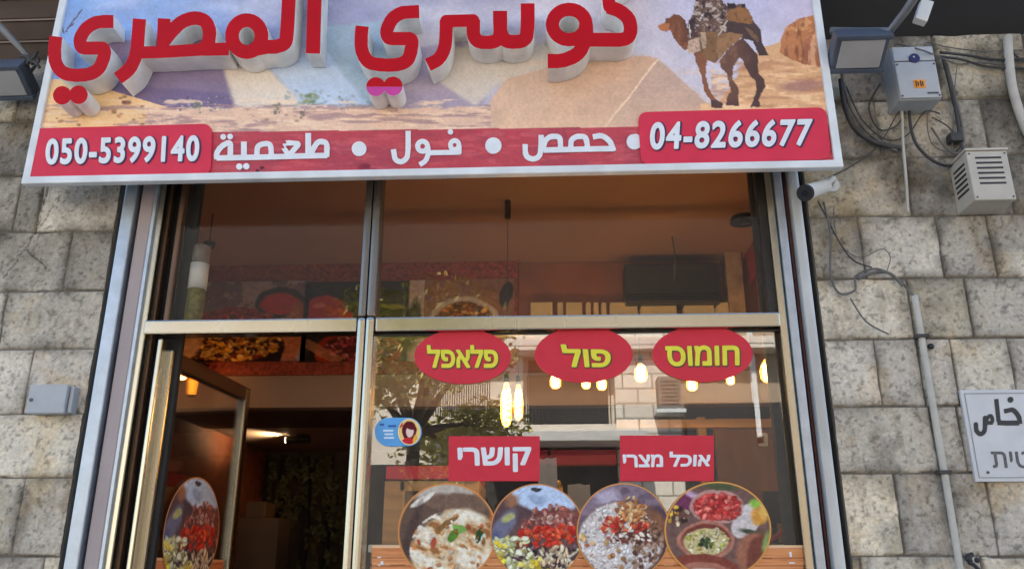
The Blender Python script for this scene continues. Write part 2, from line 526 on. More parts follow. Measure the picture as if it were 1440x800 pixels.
M['wood_dark'] = mat('dark_wood', (.24, .105, .04), .5, 0, .35, 5, .06, 30, stretch=(1, 1, .25))
M['grey_box'] = mat('grey_plastic', (.42, .44, .46), .5, 0, .08, 10, .03, 40)
M['cream_box'] = mat('cream_metal', (.50, .46, .39), .5, 0, .1, 9, .04, 50)
M['cable'] = mat('black_cable', (.045, .043, .041), .6, 0, .3, 20)
M['cable_grey'] = mat('grey_cable', (.13, .12, .11), .65, 0, .3, 20)
M['conduit'] = mat('cream_conduit', (.50, .47, .41), .5, 0, .15, 12)
M['white_plastic'] = mat('white_plastic', (.66, .66, .63), .45, 0, .08, 12)
M['enamel'] = mat('white_enamel_sign', (.60, .61, .62), .4, 0, .1, 7, .03, 30)
M['ink'] = mat('black_ink', (.02, .02, .025), .5)
M['grey_ink'] = mat('worn_grey_ink', (.09, .09, .10), .5, 0, .4, 60)

# ------------------------------------------------------------------ THE SETTING: ground and street
def sheet(name, x0, x1, y0, y1, z, m):
    me = bpy.data.meshes.new(name)
    me.from_pydata([(x0, y0, z), (x1, y0, z), (x1, y1, z), (x0, y1, z)], [], [(0, 1, 2, 3)])
    o = link(name, me, m); tag(o, kind='structure'); return o
M['asphalt'] = mat('asphalt', (.055, .055, .056), .85, 0, .3, 3, .3, 80)
M['paving'] = mat('paving', (.30, .28, .25), .8, 0, .2, 3, .2, 40)
M['earth'] = mat('dry_ground', (.22, .19, .15), .9, 0, .2, 1)
sheet('ground', -150, 150, -150, 150, -.13, M['earth'])
sheet('road', -60, 60, -9.2, -3.9, -.126, M['asphalt'])
pv = MB().box(-30, 30, -3.9, .3, -.12, 0, .01); tag(pv.build('pavement', M['paving']), kind='structure')
pv = MB().box(-30, 30, -12.0, -9.2, -.12, 0, .01); tag(pv.build('far_pavement', M['paving']), kind='structure')

# ------------------------------------------------------------------ THE BUILDING: weathered stone facade with joints
def stone_material():
    m, n, l, p = new_mat('weathered_limestone')
    a = n.new('ShaderNodeVertexColor'); a.layer_name = 'print'
    tc = n.new('ShaderNodeTexCoord')
    n1 = n.new('ShaderNodeTexNoise'); n1.inputs['Scale'].default_value = 58; n1.inputs['Detail'].default_value = 8; n1.inputs['Roughness'].default_value = .68
    l.new(tc.outputs['Object'], n1.inputs['Vector'])
    cr = n.new('ShaderNodeValToRGB')
    cr.color_ramp.elements[0].position = .36; cr.color_ramp.elements[0].color = (.54, .51, .47, 1)
    cr.color_ramp.elements[1].position = .6; cr.color_ramp.elements[1].color = (1.1, 1.09, 1.07, 1)
    l.new(n1.outputs[0], cr.inputs[0])
    mx = n.new('ShaderNodeMix'); mx.data_type = 'RGBA'; mx.blend_type = 'MULTIPLY'; mx.inputs[0].default_value = .52
    l.new(a.outputs[0], mx.inputs[6]); l.new(cr.outputs[0], mx.inputs[7])
    l.new(mx.outputs[2], p.inputs['Base Color'])
    p.inputs['Roughness'].default_value = .88; p.inputs['Specular IOR Level'].default_value = .25
    n2 = n.new('ShaderNodeTexNoise'); n2.inputs['Scale'].default_value = 75; n2.inputs['Detail'].default_value = 8
    l.new(tc.outputs['Object'], n2.inputs['Vector'])
    b = n.new('ShaderNodeBump'); b.inputs['Strength'].default_value = .5; b.inputs['Distance'].default_value = .012
    l.new(n2.outputs[0], b.inputs['Height']); l.new(b.outputs[0], p.inputs['Normal'])
    return m
M['stone'] = stone_material()
COURSES = [0, .32, .63, .94, 1.25, 1.56, 1.886, 2.161, 2.456, 2.732, 3.032, 3.33, 3.63, 3.99]
def stone_wall(name, x0, x1, joints, tints, seed, parent):
    st = .006
    xs = np.arange(x0, x1 + st / 2, st); zs = np.arange(.9, 3.99, st)
    XX, ZZ = np.meshgrid(xs, zs)
    wob = (fbm(XX * 5, ZZ * 5, seed) - .5) * .014
    wob2 = (fbm(XX * 6 + 9, ZZ * 6, seed + 5) - .5) * .014
    ZW, XW = ZZ + wob, XX + wob2
    ci = np.clip(np.searchsorted(COURSES, ZW) - 1, 0, len(COURSES) - 2)
    lo = np.array(COURSES)[ci]; hi = np.array(COURSES)[ci + 1]
    d = np.minimum(ZW - lo, hi - ZW)
    bid = ci * 100
    rs = random.Random(seed)
    for c in range(len(COURSES) - 1):
        js = joints.get(c)
        if js is None:
            js = []; q = x0 + rs.uniform(.1, .4)
            while q < x1: js.append(q); q += rs.uniform(.3, .52)
        m = ci == c
        js = np.array(sorted(js))
        k = np.searchsorted(js, XW[m]) if len(js) else np.zeros(m.sum(), int)
        dd = d[m]
        for j in js: dd = np.minimum(dd, np.abs(XW[m] - j))
        d[m] = dd; b = bid[m]; b = b + k; bid[m] = b
    fine = fbm(XX * 22, ZZ * 22, seed + 2, 5); big = fbm(XX * 3.1, ZZ * 3.1, seed + 3)
    med = fbm(XX * 8, ZZ * 8, seed + 4, 5)
    jw = .002 + .0045 * fbm(XX * 4, ZZ * 4, seed + 8)
    e = np.clip((d - jw * .6) / .005, 0, 1); e = e * e * (3 - 2 * e)
    rb = np.random.RandomState(seed)
    bt = rb.rand(2000); bh = rb.rand(2000); bd = rb.rand(2000)
    y = -(e * (.011 + (bd[bid % 2000] - .5) * .008) + e * (fine - .5) * .009 + e * (med - .5) * .012)
    base = np.empty(XX.shape + (3,))
    T = 1.56 * np.array([1, .985, .945]) * np.array([[.47, .43, .36], [.42, .385, .33], [.50, .46, .40], [.36, .33, .285], [.455, .42, .37], [.50, .445, .35]])
    idx = (bt[bid % 2000] * 6).astype(int)
    for k, v in tints.items():
        idx[(bid == k)] = v
    base[:] = T[idx] * (.66 + .54 * bh[bid % 2000])[..., None]
    # grime: grows in blotches, settles along the joints; high up, soot with canopy shade painted in
    blot = np.clip((.55 * med + .45 * fine - .43) * 4.2, 0, 1) * np.clip((big - .30) * 3.2, 0, 1)
    base *= (1 - .36 * blot)[..., None]
    warm = np.clip((fbm(XX * 5 + 3, ZZ * 5, seed + 12) - .55) * 5, 0, 1)
    base *= 1 - warm[..., None] * np.array([.02, .12, .27])
    pale = np.clip((fbm(XX * 15, ZZ * 15, seed + 14, 6) - .53) * 5, 0, 1)
    base = base * (1 - .3 * pale[..., None]) + np.array([.60, .57, .52]) * .3 * pale[..., None]
    soot_shade = np.clip((ZZ - 2.6) / .6, 0, 1) * (.72 + 1.1 * (big - .5) + 1.0 * (med - .5))
    base *= (1 - .66 * np.clip(soot_shade, 0, 1))[..., None]
    pits = np.clip((.40 - fbm(XX * 60, ZZ * 60, seed + 31, 4)) * 9, 0, 1); base *= (1 - .45 * pits)[..., None]
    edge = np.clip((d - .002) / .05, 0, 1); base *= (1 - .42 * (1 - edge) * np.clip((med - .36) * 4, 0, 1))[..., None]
    strk = np.clip((fbm(XX * 26, ZZ * 3.2, seed + 33, 4) - .52) * 4, 0, 1) * np.clip((big - .38) * 4, 0, 1); base *= 1 - strk[..., None] * np.array([.20, .24, .28])
    mort = np.array([.145, .13, .11]) * (.55 + 1.0 * med)[..., None]
    jm = np.clip((e - .05) / .5, 0, 1)[..., None]
    base = base * jm + mort * (1 - jm)
    for (ax, az, bx, bz) in CRACKS.get(name, []):
        dk = sdf_stroke(XW + (fine - .5) * .03, ZW + (med - .5) * .03, [(ax, az), (bx, bz)], .005)
        base *= np.where(dk < 0, .35, 1.0)[..., None]
        y = np.where(dk < 0, y + .006, y)
    co = np.stack([XX, y, ZZ], -1).reshape(-1, 3)
    C = np.clip(base, 0, 1).reshape(-1, 3)
    srgb = np.where(C <= .0031308, C * 12.92, 1.055 * C ** (1 / 2.4) - .055)
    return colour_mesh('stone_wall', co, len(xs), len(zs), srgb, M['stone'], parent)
CRACKS = {'L': [(X(90, 275), Z(90, 275), X(50, 330), Z(50, 330)), (X(50, 330), Z(50, 330), X(5, 392), Z(5, 392)), (X(38, 350), Z(38, 350), X(68, 382), Z(68, 382)),
                (X(70, 262), Z(70, 262), X(52, 325), Z(52, 325))],
          'R': [(X(1345, 130), Z(1345, 130), X(1352, 200), Z(1352, 200))]}
bld = empty('stone_building', (0, .4, 0), 'weathered limestone building whose ground floor holds the falafel shop', 'building')
XL, XR = X(115, 601), X(1186, 700)      # edges of the stone each side of the shopfront
jr = lambda *a: [X(p, q) for p, q in a]
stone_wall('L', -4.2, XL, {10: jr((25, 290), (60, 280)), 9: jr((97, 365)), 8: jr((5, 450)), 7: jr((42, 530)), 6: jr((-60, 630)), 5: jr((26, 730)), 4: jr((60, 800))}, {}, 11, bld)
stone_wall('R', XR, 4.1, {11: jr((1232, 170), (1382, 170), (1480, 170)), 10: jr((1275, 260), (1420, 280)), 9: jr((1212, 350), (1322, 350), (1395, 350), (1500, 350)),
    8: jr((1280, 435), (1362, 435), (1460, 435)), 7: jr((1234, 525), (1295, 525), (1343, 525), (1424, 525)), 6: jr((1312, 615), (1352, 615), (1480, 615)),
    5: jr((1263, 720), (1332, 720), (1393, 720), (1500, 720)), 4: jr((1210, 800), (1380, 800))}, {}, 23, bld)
# plinth below and the wall behind the canopy, side returns of the opening
for a_, b_ in ((-9, XL), (XR, 9)):
    MB().box(a_, b_, -.012, .3, 0, .9).build('plinth', M['paving'], bld); MB().box(a_, b_, .012, .34, .9, 3.985).build('wall_core', M['paving'], bld)
M['render_wall'] = mat('old_render', (.22, .20, .17), .9, 0, .2, 3, .2, 30)
g = MB(); g.box(-9, 9, .012, .34, 3.99, 5.4); g.build('upper_wall', M['render_wall'], bld)
# sloping canopy: brown slats one side, black boards the other
M['slat_brown'] = mat('brown_slats', (.07, .042, .03), .6, 0, .35, 8, .08, 40, stretch=(.2, 1, 1))
M['slat_edge'] = mat('pale_slat_edge', (.26, .20, .165), .6)
M['soffit_black'] = mat('blackened_boards', (.010, .009, .010), .8, 0, .5, 4, .1, 30, stretch=(.3, 1, 1))
def canopy(name, x0, x1, m, gap, edge=None):
    g = MB(); L = 1.25; n = int(L / gap)
    for k in range(n):
        t0, t1 = k * gap, (k + 1) * gap - .012
        a = R(57)
        Mx = Matrix.Translation((0, -.0, 3.985)) @ Matrix.Rotation(-a, 4, 'X') @ Matrix.Diagonal((1, 1, 1, 1))
        g.box(x0, x1, -t1, -t0, 0, .05, .004, Mx, 0)
        if edge is not None: g.box(x0, x1, -t1 - .009, -t1 - .001, -.012, .02, 0, Mx, 1)
    g.box(x0, x1, -L, 0, .052, .09, 0, Mx, 0)
    return g.build(name, [m, edge or m], bld)
canopy('canopy', -9, -.4, M['slat_brown'], .105, M['slat_edge'])
canopy('canopy', -.395, 9, M['soffit_black'], .21)
# ---- the room behind the glass
M['ceiling'] = mat('beige_ceiling', (.36, .215, .175), .75, 0, .05, 2)
M['plaster'] = mat('beige_plaster', (.34, .25, .20), .7, 0, .05, 3)
M['soffit_brown'] = mat('brown_soffit', (.10, .06, .045), .7, 0, .1, 3)
M['red_mosaic'] = mat('red_mosaic', (.30, .055, .03), .5, 0, .5, 45, .05, 60)
M['brown_panel'] = mat('brown_panel', (.30, .105, .05), .5, 0, .15, 4)
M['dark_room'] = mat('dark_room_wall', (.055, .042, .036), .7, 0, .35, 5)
M['brick_inside'] = mat('brick_tile_inside', (.26, .075, .035), .6, 0, .4, 14, .1, 30)
M['floor_tile'] = mat('floor_tile', (.24, .20, .17), .4, 0, .15, 3)
RX0, RX1, RB = -2.65, 1.75, 4.2      # room extents
BY = 1.9
xs_ = X(728, 400, BY)
MB().box(RX0, RX1, .06, RB, .0, .012).build('shop_floor', M['floor_tile'], bld)
MB().box(RX0, RX1, .06, BY + .1, 3.56, 3.66).build('ceiling', M['ceiling'], bld)
g = MB(); g.box(RX0, xs_, BY, BY + .12, 2.762, 3.558); g.build('bulkhead', M['red_mosaic'], bld)
g = MB(); g.box(xs_ + .003, RX1, BY + .04, BY + .14, 2.762, 3.558, .004); g.build('bulkhead', M['brown_panel'], bld)
MB().box(RX0, RX1, BY + .003, BY + .118, 2.54, 2.7595, .004).build('fascia', M['plaster'], bld)
MB().box(RX0, RX1, BY + .12, 2.75, 2.543, 2.64).build('soffit', M['soffit_brown'], bld)
MB().box(RX0, RX1, 2.753, RB, 2.56, 2.64).build('low_ceiling', M['plaster'], bld)
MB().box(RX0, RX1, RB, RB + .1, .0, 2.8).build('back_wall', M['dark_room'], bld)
g = MB(); g.box(RX0 - .1, RX0, .06, RB, 0, 3.6); g.build('side_wall', M['brick_inside'], bld)
g = MB(); g.box(RX1, RX1 + .1, .06, RB, 0, 3.6); g.build('side_wall', M['wood_dark'], bld)
g = MB(); g.box(RX0 - .1, XL, .06, .36, 0, 3.56); g.build('inner_pier', M['brick_inside'], bld)
g = MB(); g.box(XR, RX1 + .1, .06, .36, 0, 3.56); g.build('inner_pier', M['brown_panel'], bld)
MB().box(RX0 - .1, RX1 + .1, .345, RB + .1, 3.67, 5.3).build('upper_storey', M['render_wall'], bld)

# ------------------------------------------------------------------ SHOPFRONT
sf = empty('shopfront', (-.4, 0, 0), 'glazed shopfront in champagne metal with an open door, set in the stone wall', 'shopfront')
def post(name, pa, pb, py, y0, y1, m, z0=0, z1=3.6, bev=.006, parent=sf):
    return MB().box(X(pa, py, y0), X(pb, py, y0), y0, y1, z0, z1, bev).build(name, m, parent)
zt0, zt1 = 2.515, 2.580
# left of the door, outside in: gap, galvanised guide, gap, pinkish strip, champagne jamb, gap, brown, stile
post('backing', 108, 240, 601, .075, .11, M['black'])
post('shutter_guide', 121, 140, 601, -.05, .0, M['galv'])
post('jamb_strip', 148, 168, 601, -.03, .07, M['pink_strip'])
post('jamb_lip', 168, 173, 601, -.036, .07, M['galv'], bev=.002)
post('jamb_frame', 174.5, 185, 601, -.02, .065, M['champagne'])
M['bronze_brown'] = mat('brown_bronze', (.15, .085, .05), .4, .5, .2, 8)
post('jamb_frame', 187, 196, 601, .03, .07, M['bronze_brown'])
post('jamb_frame', 205, 212, 601, .0, .06, M['champagne'], z1=2.50)
post('jamb_frame', 216, 222, 601, .04, .09, M['dark_frame'], z0=zt1)
# right of the window
post('backing', 1098, 1190, 700, .075, .11, M['black'])
post('jamb_frame', 1113, 1121, 700, .03, .07, M['dark_frame'])
post('jamb_frame', 1123, 1135, 700, -.02, .06, M['champagne'])
post('shutter_guide', 1138, 1151, 700, -.035, .04, M['galv'])
post('jamb_strip', 1153, 1156, 700, -.01, .03, mat('rust_red_strip', (.12, .03, .025), .6), bev=.001)
g = MB(); xa, xb = X(1161, 700, -.05), X(1178, 700, -.05)
g.box(xa, xb, -.06, .0, 0, 3.4, .014); g.build('downpipe', M['grey_tube'], sf)
# mullion (split face like a pressed section), transom, header
mx0, mx1 = X(499, 500, -.03), X(524, 500, -.03)
mxm = (mx0 + mx1) / 2
M['mullion_shaded'] = mat('shaded_champagne_metal', (.19, .18, .17), .34, .85, .15, 5, .01, 90, stretch=(1, 1, .2))  # champagne darkened: shade of sign and overhang put into the colour
MB().box(mx0, mxm - .001, -.03, .07, zt1 + .003, 3.6, .016).build('mullion', M['mullion_shaded'], sf)
MB().box(mxm + .001, mx1, -.034, .07, zt1 + .003, 3.6, .014).build('mullion', M['mullion_shaded'], sf)
g = MB(); g.box(mx0, mxm - .001, -.03, .07, 0, zt1 + .001, .016); g.build('mullion', M['champagne'], sf)
g = MB(); g.box(mxm + .001, mx1, -.036, .07, 0, zt1 + .001, .014); g.build('mullion', M['champagne'], sf)
xj = X(215, 455, -.02); xr = X(1098, 455, -.02)
g = MB(); g.box(xj - .04, mx0 - .002, -.025, .06, zt0, zt1, .008); g.build('transom', M['champagne'], sf)
g = MB(); g.box(mx1 + .002, xr, -.025, .06, zt0, zt1, .008); g.build('transom', M['champagne'], sf)
g = MB(); g.box(mx1 + .002, xr, .008, .05, zt0 - .014, zt0 - .002, .003); g.build('transom', M['dark_frame'], sf)
g = MB(); g.box(XL, XR, -.03, .1, 3.605, 3.9, .004); g.build('header', M['dark_frame'], sf)
post('glazing_bead', 1070, 1084, 330, .0, .05, M['dark_frame'], z0=zt1 + .002)
post('glazing_bead', 239, 246, 380, .0, .04, M['bronze_brown'], z0=zt1 + .002)
# panes
xl_in = X(246, 380, .02)
MB().box(xl_in, mx0 + .004, .012, .018, zt1 - .003, 3.6).build('window_pane', M['glass_door'], sf)
MB().box(mx1 - .004, X(1072, 330, .012), .012, .018, zt1 - .003, 3.6).build('window_pane', M['glass_door'], sf)
MB().box(mx1 - .004, X(1113, 700, .012), .012, .018, .12, zt0 - .01).build('window_pane', M['glass'], sf)
g = MB(); g.box(mx1 + .002, X(1121, 700, 0), -.02, .06, 0, .12, .006); g.build('sill', M['champagne'], sf)
# door, hinged beside the jamb and pushed inwards
hx, hy, hz = X(238, 487, .05), .05, 2.462
dw, dang = .88, R(86)
DM = Matrix.Translation((hx, hy, 0)) @ Matrix.Rotation(dang, 4, 'Z')
door = empty('door', (0, 0, 0)); door.parent = sf
door.matrix_parent_inverse = wmat(sf).inverted()
def wmat2(o): return wmat(o)
def dpart(name, g, m):
    me = bpy.data.meshes.new(name); bmesh.ops.recalc_face_normals(g.bm, faces=g.bm.faces); g.bm.to_mesh(me); g.bm.free()
    o = bpy.data.objects.new(name, me); COL.objects.link(o); me.materials.append(m); o.parent = door
    return o
g = MB(); g.box(0, .055, -.022, .022, .02, hz, .01, DM); dpart('stile', g, M['champagne'])
g = MB(); g.box(dw - .06, dw, -.022, .022, .02, hz, .012, DM); dpart('stile', g, M['champagne'])
M['door_rail'] = mat('bronze_door_rail', (.16, .09, .05), .35, .7, .15, 5)
g = MB(); g.box(.057, dw - .062, -.022, .022, hz - .075, hz - .001, .008, DM); dpart('rail', g, M['door_rail']); g = MB(); g.box(.057, dw - .062, -.022, .022, .02, .12, .008, DM); dpart('rail', g, M['door_rail'])
g = MB(); g.box(.05, dw - .055, -.003, .003, .11, hz - .07, 0, DM); dpart('door_pane', g, M['glass_door'])
g = MB()
for s in (-1, 1): g.tube([DM @ Vector((dw - .03, s * .02, .95)), DM @ Vector((dw - .03, s * .07, .97)), DM @ Vector((dw - .03, s * .07, 1.25)), DM @ Vector((dw - .03, s * .02, 1.27))], .01)
dpart('handle', g, M['galv'])

# ------------------------------------------------------------------ SHOP SIGN
SY = -.25
sign = empty('shop_sign', (X(600, 250, SY), SY, Z(600, 250, SY)), 'large banner sign of pyramids and a camel with thick red Arabic letters above the shopfront', 'sign')
cnr = dict(x0=X(32, 260, SY), x1=X(1185, 235, SY), z0=Z(600, 249, SY), z1=4.31)
fw = .036
g = MB()
g.box(cnr['x0'], cnr['x1'], SY - .016, SY + .024, cnr['z0'], cnr['z0'] + fw, .006)
g.box(cnr['x0'], cnr['x1'], SY - .016, SY + .024, cnr['z1'] - fw, cnr['z1'], .006)
g.box(cnr['x0'], cnr['x0'] + fw, SY - .015, SY + .023, cnr['z0'] + fw * .5, cnr['z1'] - fw * .5, .006)
g.box(cnr['x1'] - fw, cnr['x1'], SY - .015, SY + .023, cnr['z0'] + fw * .5, cnr['z1'] - fw * .5, .006)
g.build('frame', M['sign_frame'], sign)
MB().box(cnr['x0'] + .01, cnr['x1'] - .01, SY + .006, SY + .022, cnr['z0'] + .01, cnr['z1'] - .01).build('backing_board', M['sign_frame'], sign)
for px in (200, 600, 1000):
    x = X(px, 200, SY); MB().box(x - .02, x + .02, SY + .025, -.0, 3.45, 3.49, .004).build('bracket', M['grey_box'], sign)
def blur(K, n):
    for _ in range(n):
        for ax in (0, 1):
            P_ = np.concatenate([K.take([0], ax), K, K.take([-1], ax)], ax)
            m = K.shape[ax]
            K = (P_.take(range(0, m), ax) + 2 * K + P_.take(range(2, m + 2), ax)) / 4
    return K
def banner(PX, PY):
    c = Canvas(PX, PY, (165, 172, 196), 4.0, .07)
    t = np.clip((PX - 60) / 1100, 0, 1); v = np.clip(PY / 150, 0, 1)
    stops = [(0, (132, 172, 226)), (.22, (150, 168, 206)), (.36, (164, 166, 192)), (.52, (190, 182, 190)), (.72, (206, 192, 196)), (.88, (186, 184, 210)), (1, (196, 182, 200))]
    for k in range(3): c.C[..., k] = np.interp(t, [q[0] for q in stops], [q[1][k] for q in stops]) / 255
    wv = (v * np.clip((t - .3) / .2, 0, 1))[..., None] * .55; c.C = c.C * (1 - wv) + np.array((228, 212, 204)) / 255 * wv
    cl = np.clip((fbm(PX / 120, PY / 42, 5) - .40) * 3, 0, 1); c.put(cl * (t < .62), (140, 140, 176), .5)
    cl = np.clip((fbm(PX / 90 + 4, PY / 26, 9, 5) - .5) * 4, 0, 1); c.put(cl, (222, 220, 230), .45)
    c.poly([(140, 60), (306, 50), (332, 160), (150, 165)], (138, 122, 150)); c.poly([(150, 118), (330, 132), (332, 160), (150, 165)], (122, 106, 140))
    c.poly([(304, 52), (372, 92), (430, 150), (331, 158)], (222, 206, 190))
    c.poly([(376, 92), (500, 60), (560, 150), (432, 152)], (190, 204, 224))
    c.poly([(440, 40), (540, 30), (600, 150), (520, 150), (470, 90)], (160, 178, 192))
    c.poly([(560, 70), (650, 60), (690, 110), (672, 168), (540, 166)], (170, 154, 170))
    c.poly([(640, 66), (790, 62), (850, 95), (700, 118), (668, 150), (610, 110)], (210, 196, 182))
    c.C = blur(c.C, 4)
    c.poly([(900, 78), (925, 83), (852, 182), (668, 182), (690, 140), (712, 112), (770, 96)], (216, 178, 150))
    c.put(inpoly(c.U, c.V, [(900, 78), (925, 83), (852, 182), (740, 182), (800, 120)]), (206, 164, 136), .5)
    c.poly([(925, 83), (1003, 152), (1003, 182), (852, 182)], (198, 164, 144)); c.C = blur(c.C, 1)
    c.line((925, 84), (852, 178), 2.2, (244, 214, 182))
    g_ = np.clip((PY - 130) / 50, 0, 1); c.put(g_ * (PX > 700) * (PX < 1003), (232, 190, 154), .55)
    st = np.clip((fbm(PX / 70, PY / 4, 61, 5) - .5) * 5, 0, 1); c.put(st * (PX > 700) * (PX < 1003) * (PY > 85), (226, 186, 156), .3)
    # ground
    c.put((PX < 330) & (PY > np.clip(112 + (PX - 105) * .30, 112, 172)), (240, 198, 146))
    gl = 146 + 8 * fbm(PX / 26, PY * 0, 4)
    c.put(np.clip((PY - gl) / 3, 0, 1) * (PX >= 205) * (PX < 690), (226, 188, 162))
    sh = np.clip((fbm(PX / 50, PY / 4.5, 21, 5) - .5) * 8, 0, 1); c.put(sh * (PX < 690) * (PY > 147), (168, 132, 132), .75)
    sh = np.clip((fbm(PX / 34, PY / 4, 25, 5) - .56) * 9, 0, 1); c.put(sh * (PX < 690) * (PY > 140), (246, 212, 180), .8)
    # dunes and rock at the far end
    c.poly([(1050, 84), (1075, 66), (1100, 58), (1120, 50), (1150, 62), (1185, 70), (1185, 182), (995, 182), (1003, 150), (1030, 120)], (220, 170, 124))
    c.put((PX > 985) & (PY > 146), (232, 186, 140))
    rk = inpoly(c.U, c.V, [(1098, 56), (1106, 38), (1122, 28), (1148, 20), (1190, 10), (1190, 96), (1130, 92), (1096, 74)])
    c.put(rk, (186, 120, 76)); c.put(rk * np.clip((fbm(PX / 14, PY / 8, 18, 5) - .5) * 6, 0, 1), (222, 160, 106), .8); c.put(rk * np.clip((fbm(PX / 5, PY / 24, 8, 4) - .54) * 8, 0, 1), (128, 76, 54), .8)
    cf = inpoly(c.U, c.V, [(1130, 60), (1150, 44), (1190, 40), (1190, 98), (1132, 92)]); c.put(cf, (170, 104, 76), .7); c.put(cf * np.clip((fbm(PX / 3.5, PY / 40, 28, 4) - .52) * 8, 0, 1), (232, 176, 132), .8)
    dn_ = (PX > 1000) & (PY > 84) & ~rk
    c.put(dn_ * np.clip((fbm(PX / 30, PY / 6, 33, 5) - .5) * 6, 0, 1), (190, 134, 98), .7); c.put(dn_ * np.clip((fbm(PX / 22, PY / 5, 38, 5) - .54) * 7, 0, 1), (246, 206, 160), .7)
    c.ell(1128, 121, 42, 11, (164, 116, 106), -.08, .5, .8); c.ell(1052, 96, 22, 6, (190, 130, 94), -.3, .6, .7)
    rnd = random.Random(3)
    def spot(n, box, size, cols, el=1.6, a=.8):
        for _ in range(n):
            x, y = rnd.uniform(box[0], box[2]), rnd.uniform(box[1], box[3]); r = size * rnd.uniform(.5, 1.3)
            c.ell(x, y, r * el, r, rnd.choice(cols), rnd.uniform(-.3, .3), .7, a)
    spot(26, (78, 132, 220, 176), 2.4, [(170, 116, 84), (190, 136, 98), (140, 100, 78)]); spot(3, (170, 140, 186, 150), 3.4, [(126, 74, 62)])
    spot(60, (250, 136, 330, 156), 1.7, [(206, 196, 186), (96, 92, 96), (150, 140, 130), (226, 214, 200)], 1.2, .8); spot(6, (268, 144, 282, 160), 4, [(134, 136, 100), (112, 120, 92)], 1, .7)
    spot(14, (420, 132, 446, 146), 4.2, [(126, 138, 92), (104, 120, 84), (146, 150, 104)], 1.1, .8); spot(40, (400, 128, 530, 150), 2.6, [(150, 160, 156), (128, 142, 138), (170, 178, 170)], 1.5, .6)
    spot(10, (384, 144, 394, 160), 2.6, [(130, 126, 100), (110, 106, 92)], 1, .8); spot(8, (420, 152, 428, 166), 2.4, [(120, 110, 96)], .8, .8); spot(9, (478, 136, 490, 158), 2.2, [(120, 118, 96), (146, 136, 112)], .8, .8)
    spot(26, (330, 150, 560, 172), 2.0, [(150, 118, 110), (240, 206, 180), (190, 150, 136)], 2.6, .7)
    for a, b in (((80, 12), (84, 30)), ((84, 30), (90, 48)), ((92, 46), (103, 30)), ((103, 30), (115, 14)), ((96, 40), (104, 34))): c.line(a, b, 1.7, (84, 54, 50), .9)
    # camel with its load
    q = lambda pts: [(x / 4.444 + 910, y / 4.444) for x, y in pts]
    def area(pts, col, a=1.0): m = inpoly(c.U, c.V, q(pts)); c.put(m, col, a); return m
    hind = area([(450, 380), (520, 290), (600, 235), (690, 340), (700, 460), (735, 500), (742, 540), (700, 622), (714, 668), (648, 672), (682, 580), (680, 512), (648, 482), (590, 370), (575, 362), (540, 420), (536, 500), (572, 560), (574, 662), (488, 658), (500, 602), (520, 580), (500, 462), (462, 430)], (110, 76, 62))
    c.put(hind * np.clip((fbm(PX / 9, PY / 14, 71, 4) - .5) * 6, 0, 1), (136, 96, 76), .7); c.put(hind * np.clip((PX - 1030) / 30, 0, 1), (76, 54, 50), .75); c.put(hind * np.clip((PY - 138) / 8, 0, 1), (88, 64, 62), .8)
    leg = area([(286, 325), (345, 325), (372, 380), (366, 480), (382, 540), (424, 622), (472, 650), (466, 676), (398, 676), (396, 630), (350, 560), (334, 470), (308, 390)], (140, 88, 62)); c.put(leg * np.clip((980 - PX) / 6, 0, 1) * (PY < 120), (92, 60, 50), .8); c.put(leg * (PY > 141), (84, 62, 60), .9)
    hd = area([(64, 165), (82, 150), (112, 148), (120, 120), (146, 115), (166, 90), (200, 95), (236, 125), (252, 190), (258, 262), (250, 310), (235, 322), (200, 280), (165, 230), (146, 186), (130, 196), (76, 196)], (124, 76, 52)); c.put(hd * np.clip((fbm(PX / 5, PY / 12, 72, 4) - .5) * 6, 0, 1), (150, 96, 66), .6); c.put(hd * np.clip((PX - 956) / 8, 0, 1) * (PY < 60), (86, 56, 46), .6)
    area([(64, 166), (82, 150), (140, 150), (140, 192), (76, 196)], (184, 112, 70))
    ld = area([(255, 140), (290, 80), (300, 0), (300, -200), (450, -200), (465, 0), (500, 40), (505, 22), (550, 35), (600, 25), (640, 75), (665, 130), (705, 185), (716, 260), (756, 345), (700, 350), (670, 260), (590, 236), (520, 290), (450, 372), (420, 396), (370, 376), (340, 332), (290, 332), (256, 310)], (112, 84, 70))
    area([(480, 135), (660, 130), (705, 185), (716, 260), (756, 345), (700, 350), (660, 258), (590, 236), (500, 210)], (78, 60, 56))
    area([(440, 225), (520, 200), (600, 215), (590, 238), (520, 290), (450, 372), (430, 340)], (152, 112, 76)); area([(600, 160), (660, 190), (700, 250), (690, 270), (640, 215)], (122, 90, 66))
    area([(330, 200), (440, 200), (432, 340), (420, 396), (370, 376), (340, 332)], (132, 96, 64)); area([(335, 205), (372, 200), (368, 300), (345, 310)], (186, 156, 128))
    area([(256, 260), (330, 230), (330, 318), (290, 330), (250, 340)], (204, 170, 144)); area([(262, 140), (300, 120), (320, 230), (270, 240)], (84, 62, 60))
    area([(500, 75), (560, 50), (620, 50), (660, 110), (656, 148), (560, 138), (495, 120)], (150, 102, 62)); area([(500, 30), (550, 22), (560, 52), (505, 60)], (60, 46, 44)); area([(585, 34), (612, 26), (618, 52), (590, 54)], (50, 40, 40))
    mo = ld & (PY < 45) & (PX < 1022); c.put(mo * np.clip((fbm(PX / 5, PY / 4, 41, 4) - .52) * 10, 0, 1), (200, 182, 168), .85); c.put(mo * np.clip((fbm(PX / 5, PY / 5, 44, 4) - .56) * 10, 0, 1), (56, 42, 42), .9)
